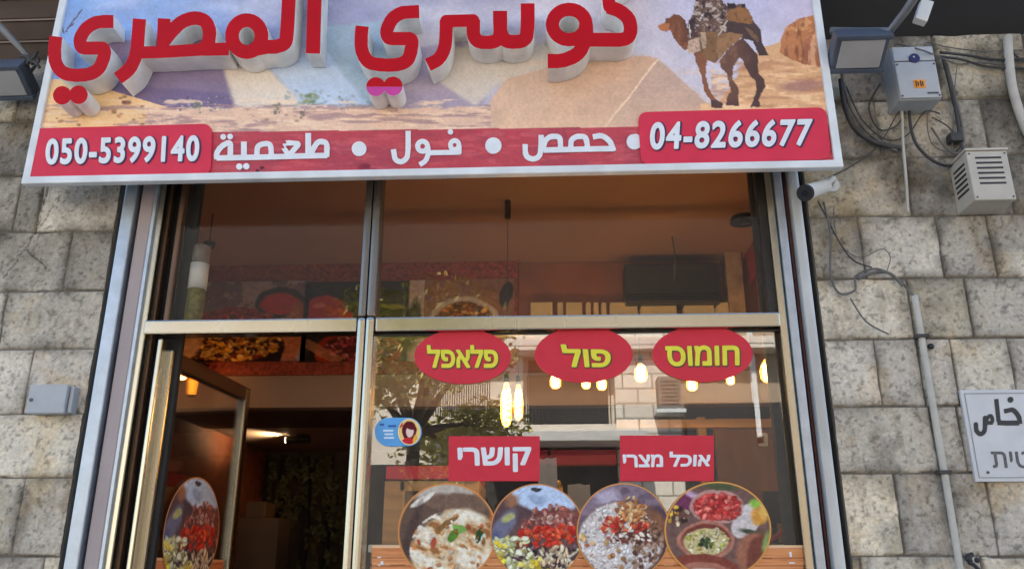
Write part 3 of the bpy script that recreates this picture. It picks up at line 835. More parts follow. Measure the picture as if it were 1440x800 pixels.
    c.line(q([(440, 228)])[0], q([(505, 132)])[0], 1.8, (206, 184, 160)); c.line(q([(330, 130)])[0], q([(352, 90)])[0], 2.4, (226, 216, 210)); c.line(q([(262, 160)])[0], q([(268, 235)])[0], 2.2, (222, 206, 192))
    c.put(ld * np.clip((fbm(PX / 4, PY / 4, 47, 4) - .55) * 6, 0, 1), (60, 46, 44), .35)
    # red ribbon along the bottom
    top = 186 - (PX - 300) * .0125
    rib = (PY > top)
    c.put(rib, (180, 62, 74), .94)
    c.put(rib & (fbm(PX / 60, PY / 20, 51) > .55), (156, 66, 82), .5)
    c.put(rib * np.clip((fbm(PX / 30, PY / 5, 56, 5) - .54) * 7, 0, 1), (206, 100, 104), .5)
    spot(3, (505, 228, 530, 240), 6, [(120, 36, 56)], 1.5, .8); spot(2, (362, 236, 372, 241), 2.5, [(40, 20, 30)], 1.5, .9)
    c.mottle(.05, .05, 77); c.mottle(.4, .07, 78)
    # faint run-down dust below the letters
    return c.C
pxs = np.arange(20, 1200, 2.2); pys = np.arange(-70, 266, 2.2)
zs_ = np.linspace(cnr['z1'] - .012, cnr['z0'] + .012, 270); xs2 = np.linspace(cnr['x0'] + .012, cnr['x1'] - .012, 820)
# the sheet is laid out in metres; each point looks up its colour by the survey of the photo
XX, ZZ = np.meshgrid(xs2, zs_)
D3 = np.stack([XX, np.full_like(XX, SY + DIST), ZZ - EYE], -1)
dz = D3 @ np.array(FV); PXg = 720 + F * (D3 @ np.array(RV)) / dz; PYg = 400 - F * (D3 @ np.array(UV)) / dz
co = np.stack([XX, np.full_like(XX, SY), ZZ], -1).reshape(-1, 3)
colour_mesh('banner_print', co, len(xs2), len(zs_), banner(PXg, PYg).reshape(-1, 3), M['print_sign'], sign)
# --- raised red letters with white returns
LD = .112; LY = SY - .004 - LD
LM = [M['letter_red'], M['letter_white'], M['letter_pink']]
z1 = (60, 0, 4.446); z2 = (280, 0, 5.715); z3 = (480, 0, 4.704); z4 = (680, 0, 5.7125)
def conv(pts, z): return [(p[0] / z[2] + z[0], p[1] / z[2] + z[1]) for p in pts]
glyph('raised_letter', [('s', [(443, 137), (345, 140), (275, 178), (236, 240), (238, 285), (258, 302), (330, 303), (378, 306), (385, 350), (350, 430), (280, 468), (170, 470), (110, 440), (78, 380), (75, 300), (83, 230)], 82)], LY, LD, LM, sign, z=z1)
glyph('letter_dots', [('d', (122, 598), 58), ('d', (224, 594), 58)], LY, LD, LM, sign, z=z1)
it = []
it += [('s', conv([(605, 120), (595, 250), (585, 340), (545, 430), (470, 492)], z1), 18.6)]
it += [('s', conv([(590, 330), (720, 328), (900, 318), (1000, 312), (1060, 306)], z1), 17)]
it += [('s', conv([(760, 118), (756, 200), (752, 320)], z1), 18)]
it += [('s', conv([(762, 255), (800, 205), (870, 140), (950, 115), (1015, 135), (1042, 190), (1040, 250), (1020, 300)], z1), 19)]
it += [('s', conv([(-20, 400), (100, 399), (240, 396)], z2), 18)]
it += [('r', conv([(383, 293)], z2)[0], 119 / 5.715, 128 / 5.715, 19.5)]
it += [('s', conv([(440, 400), (540, 380), (620, 378), (690, 345), (706, 260), (716, 100), (724, -60), (732, -220)], z2), 19.5)]
glyph('raised_letter', it, LY, LD, LM, sign)
glyph('raised_letter', [('s', [(938, -200), (928, 0), (915, 432)], 114)], LY, LD, LM, sign, z=z2)
glyph('raised_letter', [('s', [(515, 79), (410, 85), (340, 125), (303, 195), (306, 240), (330, 257), (400, 258), (458, 262), (466, 310), (440, 395), (370, 430), (250, 430), (180, 410), (140, 350), (130, 270), (138, 175)], 88)], LY, LD, LM, sign, z=z3)
glyph('letter_dots', [('d', (228, 575), 63), ('d', (342, 571), 63)], LY, LD, LM, sign, z=z3, ycut=122.3)
it = []
it += [('s', conv([(572, 432), (640, 395), (680, 330), (692, 250), (694, 138)], z3), 18.6)]
it += [('S', conv([(694, 142), (780, 140), (872, 137)], z3), 17.5)]
it += [('s', conv([(874, 132), (874, 225), (900, 272), (960, 284), (1022, 272), (1050, 225), (1052, 75)], z3), 19)]
it += [('s', conv([(132, 90), (136, 250), (175, 325), (250, 340), (325, 322), (352, 250), (354, 30)], z4), 19.5)]
glyph('raised_letter', it, LY, LD, LM, sign)
it = [('r', conv([(688, 200)], z4)[0], 135 / 5.7125, 122 / 5.7125, 18.8)]
it += [('s', conv([(822, 200), (818, 310), (760, 430), (640, 488), (515, 493)], z4), 20)]
it += [('s', conv([(820, 322), (1000, 322), (1110, 322), (1165, 295), (1182, 230), (1160, 150), (1090, 90), (1000, 58)], z4), 19.5)]
it += [('S', conv([(1012, 55), (1004, -40), (1060, -110), (1160, -160)], z4), 18)]
glyph('raised_letter', it, LY, LD, LM, sign)
# --- phone panels
def phone(quad, text, tq, hy):
    cx = sum(p[0] for p in quad) / 4; 
    n = []
    P = [Vector((p[0], p[1], 0)) for p in quad]
    loop = []
    for i in range(4):
        a, b, c = P[i - 1], P[i], P[(i + 1) % 4]
        u, v = (a - b).normalized() * 14, (c - b).normalized() * 14
        for k in range(7):
            t = k / 6; q = (b + u) * (1 - t) ** 2 + b * 2 * t * (1 - t) + (b + v) * t * t
            loop.append((q.x, q.y))
    pn = solid('phone_panel', [loop], lambda a, b: at(a, b, SY - .012), SY - .012, .010, M['panel_red'], sign)
    sh = [(p[0] + 1.8, p[1] + .8) for p in tq]
    lettering('number_shadow', text, sh, SY - .0145, M['navy_ink'], pn, .055, .002, .024)
    lettering('phone_number', text, tq, SY - .018, M['white_ink'], pn, .032, .003)
phone([(46, 181), (298, 174), (296, 246), (36, 250)], '050-5399140', [(65, 195), (281, 190), (279, 227), (63, 232)], 0)
phone([(897, 158), (1162, 151), (1168, 224), (902, 232)], '04-8266677', [(915, 172), (1143, 167), (1139, 205), (913, 211)], 0)
WM = [M['white_ink'], M['white_ink']]
zA = (280, 150, 4.5); zB = (480, 0, 2.856); zC = (640, 150, 4.5)
WY = SY - .006
glyph('printed_word', [('s', [(690, 168), (690, 312)], 36), ('s', [(110, 326), (400, 320), (690, 312), (810, 310)], 34), ('s', [(806, 318), (808, 245), (785, 222), (745, 232), (705, 300)], 34),
    ('s', [(530, 242), (560, 230), (625, 236), (600, 272), (568, 300), (535, 262), (530, 236)], 32), ('s', [(366, 322), (368, 262), (398, 238), (442, 238), (456, 270), (455, 320)], 34),
    ('s', [(283, 222), (283, 322)], 36), ('s', [(195, 330), (196, 235), (150, 246), (113, 290), (112, 334)], 34), ('d', (254, 380), 20), ('d', (298, 378), 20), ('d', (152, 192), 18), ('d', (196, 190), 18)], WY, .004, WM, sign, st=.35, z=zA)
glyph('printed_word', [('s', [(268, 526), (268, 605), (262, 635), (240, 650), (216, 638), (209, 600)], 21), ('r', (326, 588), 20, 20, 20), ('s', [(347, 588), (348, 622), (336, 648), (314, 662)], 20), ('s', [(340, 614), (420, 613), (478, 612)], 20),
    ('r', (455, 583), 17, 18, 19), ('s', [(473, 583), (473, 618)], 19), ('d', (438, 530), 11)], WY, .004, WM, sign, st=.35, z=zB)
glyph('printed_word', [('s', [(872, 192), (930, 186), (980, 222), (1004, 280)], 34), ('s', [(1012, 266), (800, 270), (560, 276)], 34), ('s', [(732, 268), (736, 215), (772, 190), (820, 194), (836, 232), (834, 268)], 34),
    ('s', [(545, 180), (541, 285), (522, 322), (488, 332), (455, 316), (443, 285), (443, 238)], 34), ('s', [(556, 262), (572, 215), (606, 190), (656, 194), (668, 232), (664, 272)], 34)], WY, .004, WM, sign, st=.35, z=zC)
for z, c, r in ((zA, (1012, 267), 47), (zC, (242, 247), 52), (zC, (1135, 222), 50)):
    glyph('printed_bullet', [('d', c, r)], WY, .004, WM, sign, st=.35, z=z)

# ------------------------------------------------------------------ STICKERS ON THE GLASS
GY = .0045
M['sticker_white_edge'] = mat('sticker_back', (.6, .58, .55), .5)
def ellipse_loop(cx, cy, rx, ry, n=72): return [(cx + rx * math.cos(2 * math.pi * k / n), cy + ry * math.sin(2 * math.pi * k / n)) for k in range(n)]
def oval(cx, cy, rx, ry, body, tq, label):
    o = solid('oval_sticker', [ellipse_loop(cx, cy, rx, ry)], lambda a, b: at(a, b, GY), GY, .004, M['sticker_red'])
    tag(o, label, 'sticker', 'red oval dish stickers on the window')
    lettering('lettering_outline', body, [(p[0] + .9, p[1] + .9) for p in tq], GY - .0012, M['olive_ink'], o, .062, .001, .03)
    lettering('lettering', body, tq, GY - .0028, M['yellow_ink'], o, .032, .0015)
oval(650.5, 501, 68, 38.5, 'לפאלפ', [(600, 485), (701, 485), (700, 517), (602, 517)], 'red oval sticker with the longest yellow word, ending beside the door mullion')
oval(821, 498.5, 69, 39.5, 'לופ', [(788, 484), (860, 485), (858, 516), (796, 516)], 'red oval sticker with a three letter yellow word, between the other two ovals')
oval(988, 497.5, 70.5, 39.5, 'סומוח', [(935, 486), (1040, 485), (1040, 514), (938, 515)], 'red oval sticker with a square-cornered yellow word, nearest the lone lit bulb by the jamb')
def rectst(x0, y0, x1, y1, body, tq, label):
    o = solid('word_sticker', [rect_px(x0, y0, x1, y1)], lambda a, b: at(a, b, GY), GY, .004, M['sticker_red'])
    tag(o, label, 'sticker', 'red rectangular stickers on the window')
    lettering('lettering', body, tq, GY - .002, M['white_ink'], o, .035, .0015)
rectst(631, 613, 759, 676, 'ירשוק', [(643, 629), (747, 628), (747, 663), (645, 664)], 'red rectangular sticker with one large white Hebrew word above the hummus picture')
rectst(872, 612, 1004, 676, 'ירצמ לכוא', [(875, 634), (1000, 635), (998, 655), (877, 657)], 'red rectangular sticker with two small white Hebrew words above the rice picture')

def base_noise(c, seed, f=18, amt=.16): c.mottle(f, amt, seed)
def p_hummus(U, V):
    c = Canvas(U, V, (104, 82, 70)); rnd = random.Random(1)
    c.ell(-.05, -.8, .75, .3, (196, 184, 170), 0, .3); c.ell(.25, -.6, .9, .22, (124, 98, 82), .05, .3); c.ell(-.5, -.66, .3, .07, (236, 228, 214), -.55)
    c.ell(-.72, -.0, .14, .8, (84, 66, 60), .3, .5); c.ell(.95, -.1, .2, .7, (190, 110, 60), .2, .5)
    c.ell(.18, .38, .98, .80, (226, 200, 160), -.25, .08); c.ell(.35, -.25, .55, .26, (226, 204, 168), .15, .2)
    f = fbm(U * 2.6 + V * 1.8, V * 5 - U * 2.6, 4, 5); ins = np.hypot((U - .18) / .96, (V - .36) / .84) < .98
    c.put(ins * np.clip((f - .50) * 9, 0, 1), (247, 236, 216), .95); c.put(ins * np.clip((.45 - f) * 9, 0, 1), (200, 142, 86), .85); c.put(ins * np.clip((.38 - f) * 12, 0, 1), (150, 98, 58), .8); c.put(ins * np.clip((fbm(U * 6, V * 6, 12) - .62) * 9, 0, 1), (218, 132, 72), .8)
    c.ell(.0, -.18, .3, .06, (140, 104, 62), -.55)
    c.ell(.14, .06, .19, .09, (92, 140, 50), -1.0); c.ell(.24, -.08, .15, .09, (128, 176, 84), .3); c.ell(.66, .06, .07, .19, (52, 78, 40), .2); c.ell(.74, .12, .04, .1, (210, 230, 210), .2)
    c.scatter(rnd, 20, lambda x, y: math.hypot((x - .15) / .8, (y - .3) / .6) < 1, .045, [(190, 92, 60), (212, 150, 96), (240, 226, 206), (170, 110, 60)])
    c.ell(-.28, .22, .06, .13, (186, 84, 60), .2); c.ell(.05, .98, .8, .16, (240, 232, 222), .05, .5); base_noise(c, 3); c.ring(0, 0, 1, 1, (222, 150, 84), .04); return c.C
def p_koshari(U, V):
    c = Canvas(U, V, (96, 74, 76)); rnd = random.Random(2)
    c.ell(.2, -.8, .85, .42, (196, 214, 240), .1, .15); c.ell(.0, -.68, .25, .12, (160, 178, 206), .4, .5); c.ell(-.02, -.88, .13, .05, (70, 64, 72))
    c.ell(-.72, -.1, .22, .5, (118, 116, 138), .6, .3); c.ell(-.62, -.3, .2, .09, (186, 184, 120), -.5, .4); c.ell(-.86, .2, .14, .22, (90, 98, 140), 0, .4)
    c.ell(-.55, -.66, .2, .2, (160, 112, 84), 0, .5)
    top = lambda x, y: y < .1 + .1 * x and math.hypot((x - .35) / .72, (y - .05) / .62) < 1
    c.ell(.15, .42, .98, .85, (112, 82, 80), 0, .2); c.ell(.45, -.2, .56, .36, (160, 98, 86), -.1, .3)
    c.scatter(rnd, 130, top, .05, [(172, 96, 82), (150, 82, 76), (196, 140, 128), (128, 70, 66), (206, 164, 150)])
    c.scatter(rnd, 60, lambda x, y: abs(y - (.12 - .14 * x)) < .2 and -.45 < x < .8, .065, [(214, 66, 44), (226, 92, 60), (196, 44, 36)])
    c.scatter(rnd, 150, lambda x, y: y > .28 and x > -.5, .05, [(62, 50, 58), (92, 70, 76), (224, 208, 168), (118, 92, 100), (240, 226, 196), (54, 42, 48)], 1.9)
    c.scatter(rnd, 90, lambda x, y: y > .1 and x < -.25 + (y - .1) * .5 and x > -.95, .06, [(224, 226, 176), (206, 214, 160), (240, 238, 208), (196, 190, 120)], 1.8)
    c.scatter(rnd, 18, lambda x, y: y > .55 and -.5 < x < .3 or (y > .2 and x < -.7), .075, [(240, 208, 60), (232, 214, 110)], 1.2)
    c.scatter(rnd, 30, lambda x, y: .3 < y < .75 and .1 < x < .8, .04, [(240, 226, 190), (222, 190, 150)], 2.4)
    base_noise(c, 5); c.ring(0, 0, 1, 1, (214, 146, 90), .03); return c.C
def p_rice(U, V):
    c = Canvas(U, V, (140, 120, 134)); rnd = random.Random(5)
    c.put(fbm(U * 5, V * 7, 3) > .52, (112, 92, 108), .7); c.ell(-.35, -.7, .4, .25, (190, 178, 196), .2, .6); c.ell(.75, -.35, .3, .2, (70, 60, 90), .6, .5)
    c.ell(-.02, .2, .98, .86, (96, 66, 62), 0, .06); c.ell(-.05, .16, .93, .8, (222, 212, 206), 0, .08); c.ell(.55, -.1, .45, .5, (140, 96, 72), .2, .4)
    ins = lambda x, y: math.hypot((x + .05) / .88, (y - .16) / .74) < 1
    c.scatter(rnd, 190, lambda x, y: ins(x, y) and x < .5, .036, [(240, 233, 226), (224, 212, 206), (250, 246, 240), (200, 180, 170)], 1.8)
    c.scatter(rnd, 15, lambda x, y: ins(x, y) and y > .1 and x < .5, .065, [(206, 164, 110), (190, 140, 84), (160, 84, 64)], 1.1)
    c.scatter(rnd, 70, lambda x, y: ins(x, y) and x > .2 and y > -.3, .05, [(128, 92, 74), (164, 126, 100), (98, 68, 60), (182, 150, 128)], 1.5)
    c.scatter(rnd, 55, lambda x, y: math.hypot((x - .0) / .5, (y + .12) / .2) < 1, .055, [(206, 70, 48), (220, 100, 66), (186, 50, 44), (230, 190, 150)])
    c.scatter(rnd, 40, lambda x, y: math.hypot((x - .15) / .3, (y + .45) / .24) < 1, .055, [(222, 176, 120), (206, 140, 84), (236, 206, 160), (180, 110, 70)])
    c.scatter(rnd, 40, lambda x, y: math.hypot((x - .15) / .5, (y - .12) / .16) < 1, .045, [(92, 50, 48), (236, 222, 206), (120, 70, 60)], 2)
    c.put((np.hypot((U + .02) / .98, (V - .2) / .86) > .95) & (V > .3), (206, 170, 140), .5)
    base_noise(c, 6); c.ring(0, 0, 1, 1, (222, 156, 84), .032); return c.C
def p_mezze(U, V):
    c = Canvas(U, V, (120, 92, 84)); rnd = random.Random(8)
    c.ell(-.6, -.6, .32, .28, (120, 60, 92), .6, .4); c.ell(-.5, -.75, .2, .1, (196, 166, 190), .5, .5); c.ell(.05, -.9, .45, .12, (86, 92, 66), .1, .5)
    c.ell(-.78, -.3, .24, .22, (110, 74, 66), 0, .3); c.scatter(rnd, 24, lambda x, y: math.hypot((x + .78) / .22, (y + .3) / .2) < 1, .045, [(226, 176, 70), (70, 52, 50), (214, 196, 160)])
    c.ell(.55, -.2, .26, .42, (216, 204, 200), .5, .1); c.ell(.72, -.55, .16, .12, (150, 196, 84), .4, .4); c.ell(.78, -.3, .2, .24, (224, 160, 74), .3, .3); c.ell(.9, -.45, .12, .24, (236, 196, 110), .2, .4)
    c.ell(.65, .05, .34, .07, (64, 74, 54), .2, .5); c.ell(.7, .5, .4, .5, (168, 110, 86), .2, .2); c.ell(.8, .55, .3, .5, (124, 70, 58), .2, .2); c.ell(.92, .25, .1, .3, (140, 160, 96), .2, .5)
    c.ell(-.02, -.48, .52, .36, (196, 150, 140), .05, .06); c.ell(-.02, -.47, .46, .30, (204, 74, 70), .05, .1)
    c.scatter(rnd, 50, lambda x, y: math.hypot((x + .02) / .44, (y + .47) / .27) < 1, .06, [(222, 96, 88), (196, 58, 58), (232, 124, 110), (176, 52, 50)])
    c.ell(-.22, .22, .56, .42, (190, 128, 108), .0, .05); c.ell(-.22, .2, .5, .35, (128, 66, 56), 0, .1); c.ell(-.22, .24, .46, .30, (212, 196, 140), 0, .1)
    c.scatter(rnd, 40, lambda x, y: math.hypot((x + .22) / .44, (y - .24) / .28) < 1, .04, [(226, 214, 164), (196, 176, 110), (236, 228, 190), (170, 170, 80)])
    c.scatter(rnd, 24, lambda x, y: math.hypot((x + .22) / .16, (y - .26) / .1) < 1, .045, [(56, 72, 46), (40, 56, 40), (84, 104, 60)])
    c.ell(-.25, .9, .72, .42, (140, 72, 60), .12, .05); c.ell(-.22, .98, .6, .34, (178, 118, 98), .12, .08); c.ell(-.2, 1.05, .5, .28, (206, 186, 170), .1, .1)
    base_noise(c, 9); c.ring(0, 0, 1, 1, (232, 168, 84), .035); return c.C
for k, (cx, cy, rx, ry, pf, lb) in enumerate([
        (629, 748, 69.5, 69, p_hummus, 'round sticker picturing creamy hummus with green herbs, partly under its neighbour'),
        (755.5, 748, 66, 68, p_koshari, 'round sticker picturing pasta and lentils under bright red tomato sauce'),
        (877, 747, 66, 68, p_rice, 'round sticker picturing a bowl of white rice with chickpeas and onions'),
        (1009.5, 745, 75, 68, p_mezze, 'round sticker picturing small clay bowls of red and pale yellow dips')]):
    yy = GY - .001 * k
    r = solid('food_sticker', [ellipse_loop(cx, cy, rx + .3, ry + .3, 96)], lambda a, b: at(a, b, yy), yy + .0006, .0012, M['orange_rim'])
    tag(r, lb, 'sticker', 'round food picture stickers along the window')
    sheet_disc('picture', cx, cy, rx, ry, yy, pf, M['print'], r)
# pill shaped sticker
o = solid('pill_sticker', [rounded_loop(560, 607, 33, 20, 19.5)], lambda a, b: at(a, b, GY), GY, .004, mat('sky_blue_sticker', rgb(84, 164, 226), .4))
tag(o, 'small sky blue pill-shaped sticker with a round portrait beside the mullion', 'sticker')
def p_portrait(U, V):
    c = Canvas(U, V, (244, 208, 130)); c.ell(.0, -.1, .68, .74, (96, 22, 34), 0, .1); c.ell(.05, .0, .36, .44, (236, 206, 196), 0, .1); c.ell(-.05, .95, .75, .55, (206, 46, 52), 0, .08); c.ell(.1, -.36, .42, .2, (104, 24, 36), .2, .2); c.ell(.5, .6, .2, .4, (240, 180, 70), .2); c.ell(-.75, -.55, .18, .25, (206, 60, 50), .4)
    c.ring(0, 0, 1, 1, (250, 226, 170), .09); return c.C
sheet_disc('portrait', 575.5, 607, 16, 18.5, GY - .002, p_portrait, M['print'], o, 24, 80)
M['pale_blue'] = mat('pale_blue_ink', rgb(206, 228, 246), .5); M['deep_blue'] = mat('deep_blue_ink', rgb(40, 80, 160), .5)
g = MB()
for y, a, b in ((604, 539, 553), (609, 541, 553), (614, 540, 554)): 
    p, q = at(a, y, GY), at(b, y + 2.6, GY); g.box(p.x, q.x, GY - .0014, GY - .0002, q.z, p.z)
g.build('text_lines', M['pale_blue'], o)
g = MB()
for y, a, b in ((595.5, 534, 540), (597.5, 546, 557)):
    p, q = at(a, y, GY), at(b, y + 2.6, GY); g.box(p.x, q.x, GY - .0014, GY - .0002, q.z, p.z)
g.build('text_lines', M['deep_blue'], o)
# oval on the open door
dn = DM.to_3x3() @ Vector((0, -1, 0))
def on_door(px, py):
    d = FV + RV * ((px - 720) / F) + UV * ((400 - py) / F); o_ = Vector((0, -DIST, EYE)); p0 = DM @ Vector((0, -.006, 0))
    return o_ + d * ((p0 - o_).dot(dn) / d.dot(dn))
dcz = (on_door(267, 680).z + 1.22) / 2
c0, c1 = on_door(228, 745), on_door(308, 745)
du = (c1 - c0).length / 2; dc = (c0 + c1) / 2
t_ = (DM.to_3x3() @ Vector((1, 0, 0)))
zt_ = on_door(267, 668).z; zb_ = on_door(267, 830).z
o = sheet_disc('door_sticker', 0, 0, 1, 1, 0, p_koshari, M['print'], None, 56, 180, tf=lambda u, v: Vector((dc.x, dc.y, 0)) + t_ * (u * du * .98) + dn * .004 + Vector((0, 0, (zt_ + zb_) / 2 - v * (zt_ - zb_) / 2)))
tag(o, 'oval sticker of pasta, lentils and tomato sauce on the open door glass', 'sticker')

zd = on_door(262, 785).z
xx_ = np.linspace(.075, dw - .085, 90); zz_ = np.linspace(zd, zd - .22, 50)
A_, B_ = np.meshgrid(xx_, zz_)
cd = Canvas(A_ * 300, (zd - B_) * 300 + 766, (216, 136, 84), .6, .2)
cd.put(np.clip((fbm(A_ * 300 / 46, B_ * 130, 12, 5) - .5) * 5, 0, 1), (180, 100, 60), .7); cd.put((zd - B_) < .01, (236, 180, 130))
pw = [DM @ Vector((a_, -.0045, 0)) for a_ in xx_]
ob2 = colour_mesh('door_band', np.array([[pw[i % 90].x, pw[i % 90].y, zz_[i // 90]] for i in range(90 * 50)]), 90, 50, cd.C.reshape(-1, 3), M['print'], None)
tag(ob2, 'orange wood-grain band stuck along the lower glass of the open door', 'sticker')

# ------------------------------------------------------------------ INSIDE THE SHOP
def lightlamp(loc, energy, r=.03, col=(1, .80, .62), parent=None):
    l = bpy.data.lights.new('bulb_light', 'POINT'); l.energy = energy; l.color = col; l.shadow_soft_size = r
    o = bpy.data.objects.new('bulb_light', l); COL.objects.link(o); o.location = loc
    if parent: o.parent = parent; o.matrix_parent_inverse = wmat(parent).inverted()
    return o
M['filament'] = mat('lit_filament', (1, .8, .5), .5, emit=(1, .72, .34), es=11)
M['amber'] = glass_mat('amber_bulb_glass', .6, (1.0, .80, .45), film=0)
nta = M['amber'].node_tree
em = nta.nodes.new('ShaderNodeEmission'); em.inputs[0].default_value = (1, .34, .04, 1); em.inputs[1].default_value = 1.0
ad = nta.nodes.new('ShaderNodeAddShader'); src = nta.nodes['Material Output'].inputs[0].links[0].from_socket
nta.links.new(src, ad.inputs[0]); nta.links.new(em.outputs[0], ad.inputs[1]); nta.links.new(ad.outputs[0], nta.nodes['Material Output'].inputs[0])
LAMP_Y = 1.05
RAIL_Z = Z(800, 456, LAMP_Y)
MB().box(RX0 + .003, RX1 - .003, LAMP_Y - .015, LAMP_Y + .015, RAIL_Z, RAIL_Z + .03, .003).build('lamp_rail', M['black'], bld)
def pendant(px, py, Y, hpx, label, long=False, top=RAIL_Z - .001, energy=.21):
    c = at(px, py, Y); s = .88 * (at(px, py - hpx / 2, Y).z - at(px, py + hpx / 2, Y).z)
    t = empty('pendant_lamp', (c.x, Y, c.z), label, 'lamp', 'filament pendant lamps in the shop')
    r = s * (.13 if long else .34)
    g = MB(); prof = [(-.5, .25), (-.45, .65), (-.3, .95), (0, 1), (.22, .8), (.4, .45), (.5, .3)]
    segs = 16; rings = []
    for zz, k in prof:
        rings.append([g.bm.verts.new((c.x + r * k * math.cos(a), Y + r * k * math.sin(a), c.z + zz * s)) for a in (2 * math.pi * i / segs for i in range(segs))])
    for a, b in zip(rings, rings[1:]):
        for i in range(segs): g.bm.faces.new((a[i], a[(i + 1) % segs], b[(i + 1) % segs], b[i]))
    g.bm.faces.new(rings[0]); g.bm.faces.new(rings[-1]); g.build('bulb', M['amber'], t, True)
    turns = 5 if long else 3
    g = MB(); g.tube([(c.x + r * .5 * math.cos(a), Y + r * .5 * math.sin(a), c.z - .36 * s + .68 * s * a / (turns * 6.283)) for a in np.linspace(0, turns * 6.283, turns * 8)], r * .2, 6, False)
    g.build('filament', M['filament'], t)
    g = MB(); g.cyl((c.x, Y, c.z + .48 * s), (c.x, Y, c.z + .48 * s + .05), .016, .012); g.build('socket', M['black'], t)
    g = MB(); g.cyl((c.x, Y, c.z + .48 * s + .05), (c.x, Y, top), .0025, seg=6); g.build('cord', M['cable'], t)
    lightlamp((c.x, Y, c.z), energy, r * .9, parent=t)
pendant(712, 568, LAMP_Y, 72, 'long spiral filament lamp hanging lower of the close pair near the falafel oval', True, energy=.2)
pendant(729, 565, LAMP_Y, 58, 'shorter spiral filament lamp of the close pair near the falafel oval', True, energy=.2)
pendant(781, 535, LAMP_Y, 26, 'small round filament lamp half hidden behind the middle oval, on its mullion side')
pendant(824, 537, LAMP_Y, 22, 'small round filament lamp peeping out under the very centre of the middle oval')
pendant(846, 538, LAMP_Y, 24, 'small round filament lamp under the middle oval, on its jamb side')
pendant(901, 524, LAMP_Y, 30, 'filament lamp in the clear gap between the middle oval and the last oval')
pendant(973, 538, LAMP_Y, 26, 'small filament lamp half hidden under the last oval, towards its middle')
pendant(1027, 532, LAMP_Y, 20, 'faint filament lamp peeping from the lower rim of the last oval near the jamb')
pendant(1080, 521, LAMP_Y, 38, 'large lone filament lamp glowing amber beside the window jamb', energy=.2)
# wall sconce seen through the door
c = at(273, 535, 1.7); zt = Z(273, 517, 1.7); zb = Z(273, 555, 1.7)
t = empty('glass_sconce', (c.x, 1.7, zb), 'tapered amber glass lamp glowing behind the open door', 'lamp')
g = MB(); g.cyl((c.x, 1.7, zb), (c.x, 1.7, zt), .022, .036, 18); g.build('shade', mat('amber_shade', (.5, .18, .02), .4, emit=(1, .24, .01), es=1.1), t)
g = MB(); g.cyl((c.x, 1.7, zb - .012), (c.x, 1.7, zb - .001), .026, .026, 18); g.build('base', M['black'], t)
g = MB(); g.tube([(c.x, 1.7, zt + .001), (c.x, 1.74, zt + .05), (c.x, 1.93, zt + .06)], .008); g.build('arm', M['black'], t)
lightlamp((c.x, 1.55, c.z), .4, .03, (1, .5, .15), t)
# spot throwing a warm cone on the low ceiling
c = at(418, 618, 3.15)
t = empty('ceiling_spotlight', (c.x, 3.15, 2.5), 'black spotlight under the low ceiling beyond the open door', 'lamp')
g = MB(); g.cyl((c.x - .09, 3.16, c.z), (c.x + .10, 3.15, c.z + .006), .028, .032, 16); g.cyl((c.x, 3.15, c.z + .02), (c.x, 3.15, 2.56), .012); g.build('body', M['black'], t)
MB().cyl((c.x - .10, 3.16, c.z), (c.x - .0905, 3.16, c.z), .022, .024, 16).build('lens', mat('lit_lens', (1, .9, .7), .4, emit=(1, .75, .4), es=6), t)
sp = bpy.data.lights.new('spot', 'SPOT'); sp.energy = 8; sp.color = (1, .72, .38); sp.spot_size = R(120); sp.spot_blend = .8; sp.shadow_soft_size = .03
spo = bpy.data.objects.new('spot', sp); COL.objects.link(spo); spo.location = (c.x - .14, 3.16, c.z - .02)
spo.rotation_euler = Vector((1, .15, -.55)).to_track_quat('Z', 'Y').to_euler(); spo.parent = t; spo.matrix_parent_inverse = wmat(t).inverted()
# pictures on the bulkhead
def bulk_pic(pa, pb, ya, yb, colour, label):
    p, q = at(pa, ya, BY - .012), at(pb, yb, BY - .012)
    nx, nz = int((q.x - p.x) / .006), int((p.z - q.z) / .006)
    xs3 = np.linspace(p.x, q.x, nx); zs3 = np.linspace(p.z, q.z, nz); A, B = np.meshgrid(xs3, zs3)
    U = (A - p.x) / (q.x - p.x) * 2 - 1; V = (p.z - B) / (p.z - q.z) * 2 - 1
    o = MB().box(p.x, q.x, BY - .0105, BY - .001, q.z, p.z).build('food_poster', M['black'])
    tag(o, label, 'poster', 'food posters on the red band inside')
    colour_mesh('print', np.stack([A, np.full_like(A, BY - .012), B], -1).reshape(-1, 3), nx, nz, colour(U, V).reshape(-1, 3), M['print'], o)
def b1(U, V):
    c = Canvas(U, V, (176, 160, 168)); rnd = random.Random(4)
    c.put(fbm(U * 4, V * 3, 2) > .5, (120, 96, 112), .8); c.ell(.55, -.45, .42, .4, (60, 50, 50), 0, .1); c.ell(.55, -.42, .34, .3, (196, 44, 40), 0, .15); c.line((.1, -.3), (.95, .45), .07, (206, 190, 190)); c.ell(.8, .3, .25, .9, (196, 120, 80), .1, .3)
    c.ell(-.15, .72, .82, .95, (40, 34, 36), 0, .04); c.ell(-.15, .35, .78, .72, (150, 60, 46), 0, .1)
    c.scatter(rnd, 160, lambda x, y: math.hypot((x + .15) / .72, (y - .3) / .66) < 1 and y < .35, .05, [(176, 60, 46), (142, 50, 40), (200, 84, 60), (110, 60, 50)])
    c.scatter(rnd, 180, lambda x, y: math.hypot((x + .15) / .74, (y - .5) / .48) < 1 and y > .3, .055, [(214, 150, 50), (190, 120, 50), (70, 46, 44), (228, 180, 90), (60, 40, 40)], 1.8)
    c.ell(-.85, .7, .2, .4, (200, 160, 120), .3, .3); base_noise(c, 2); return c.C
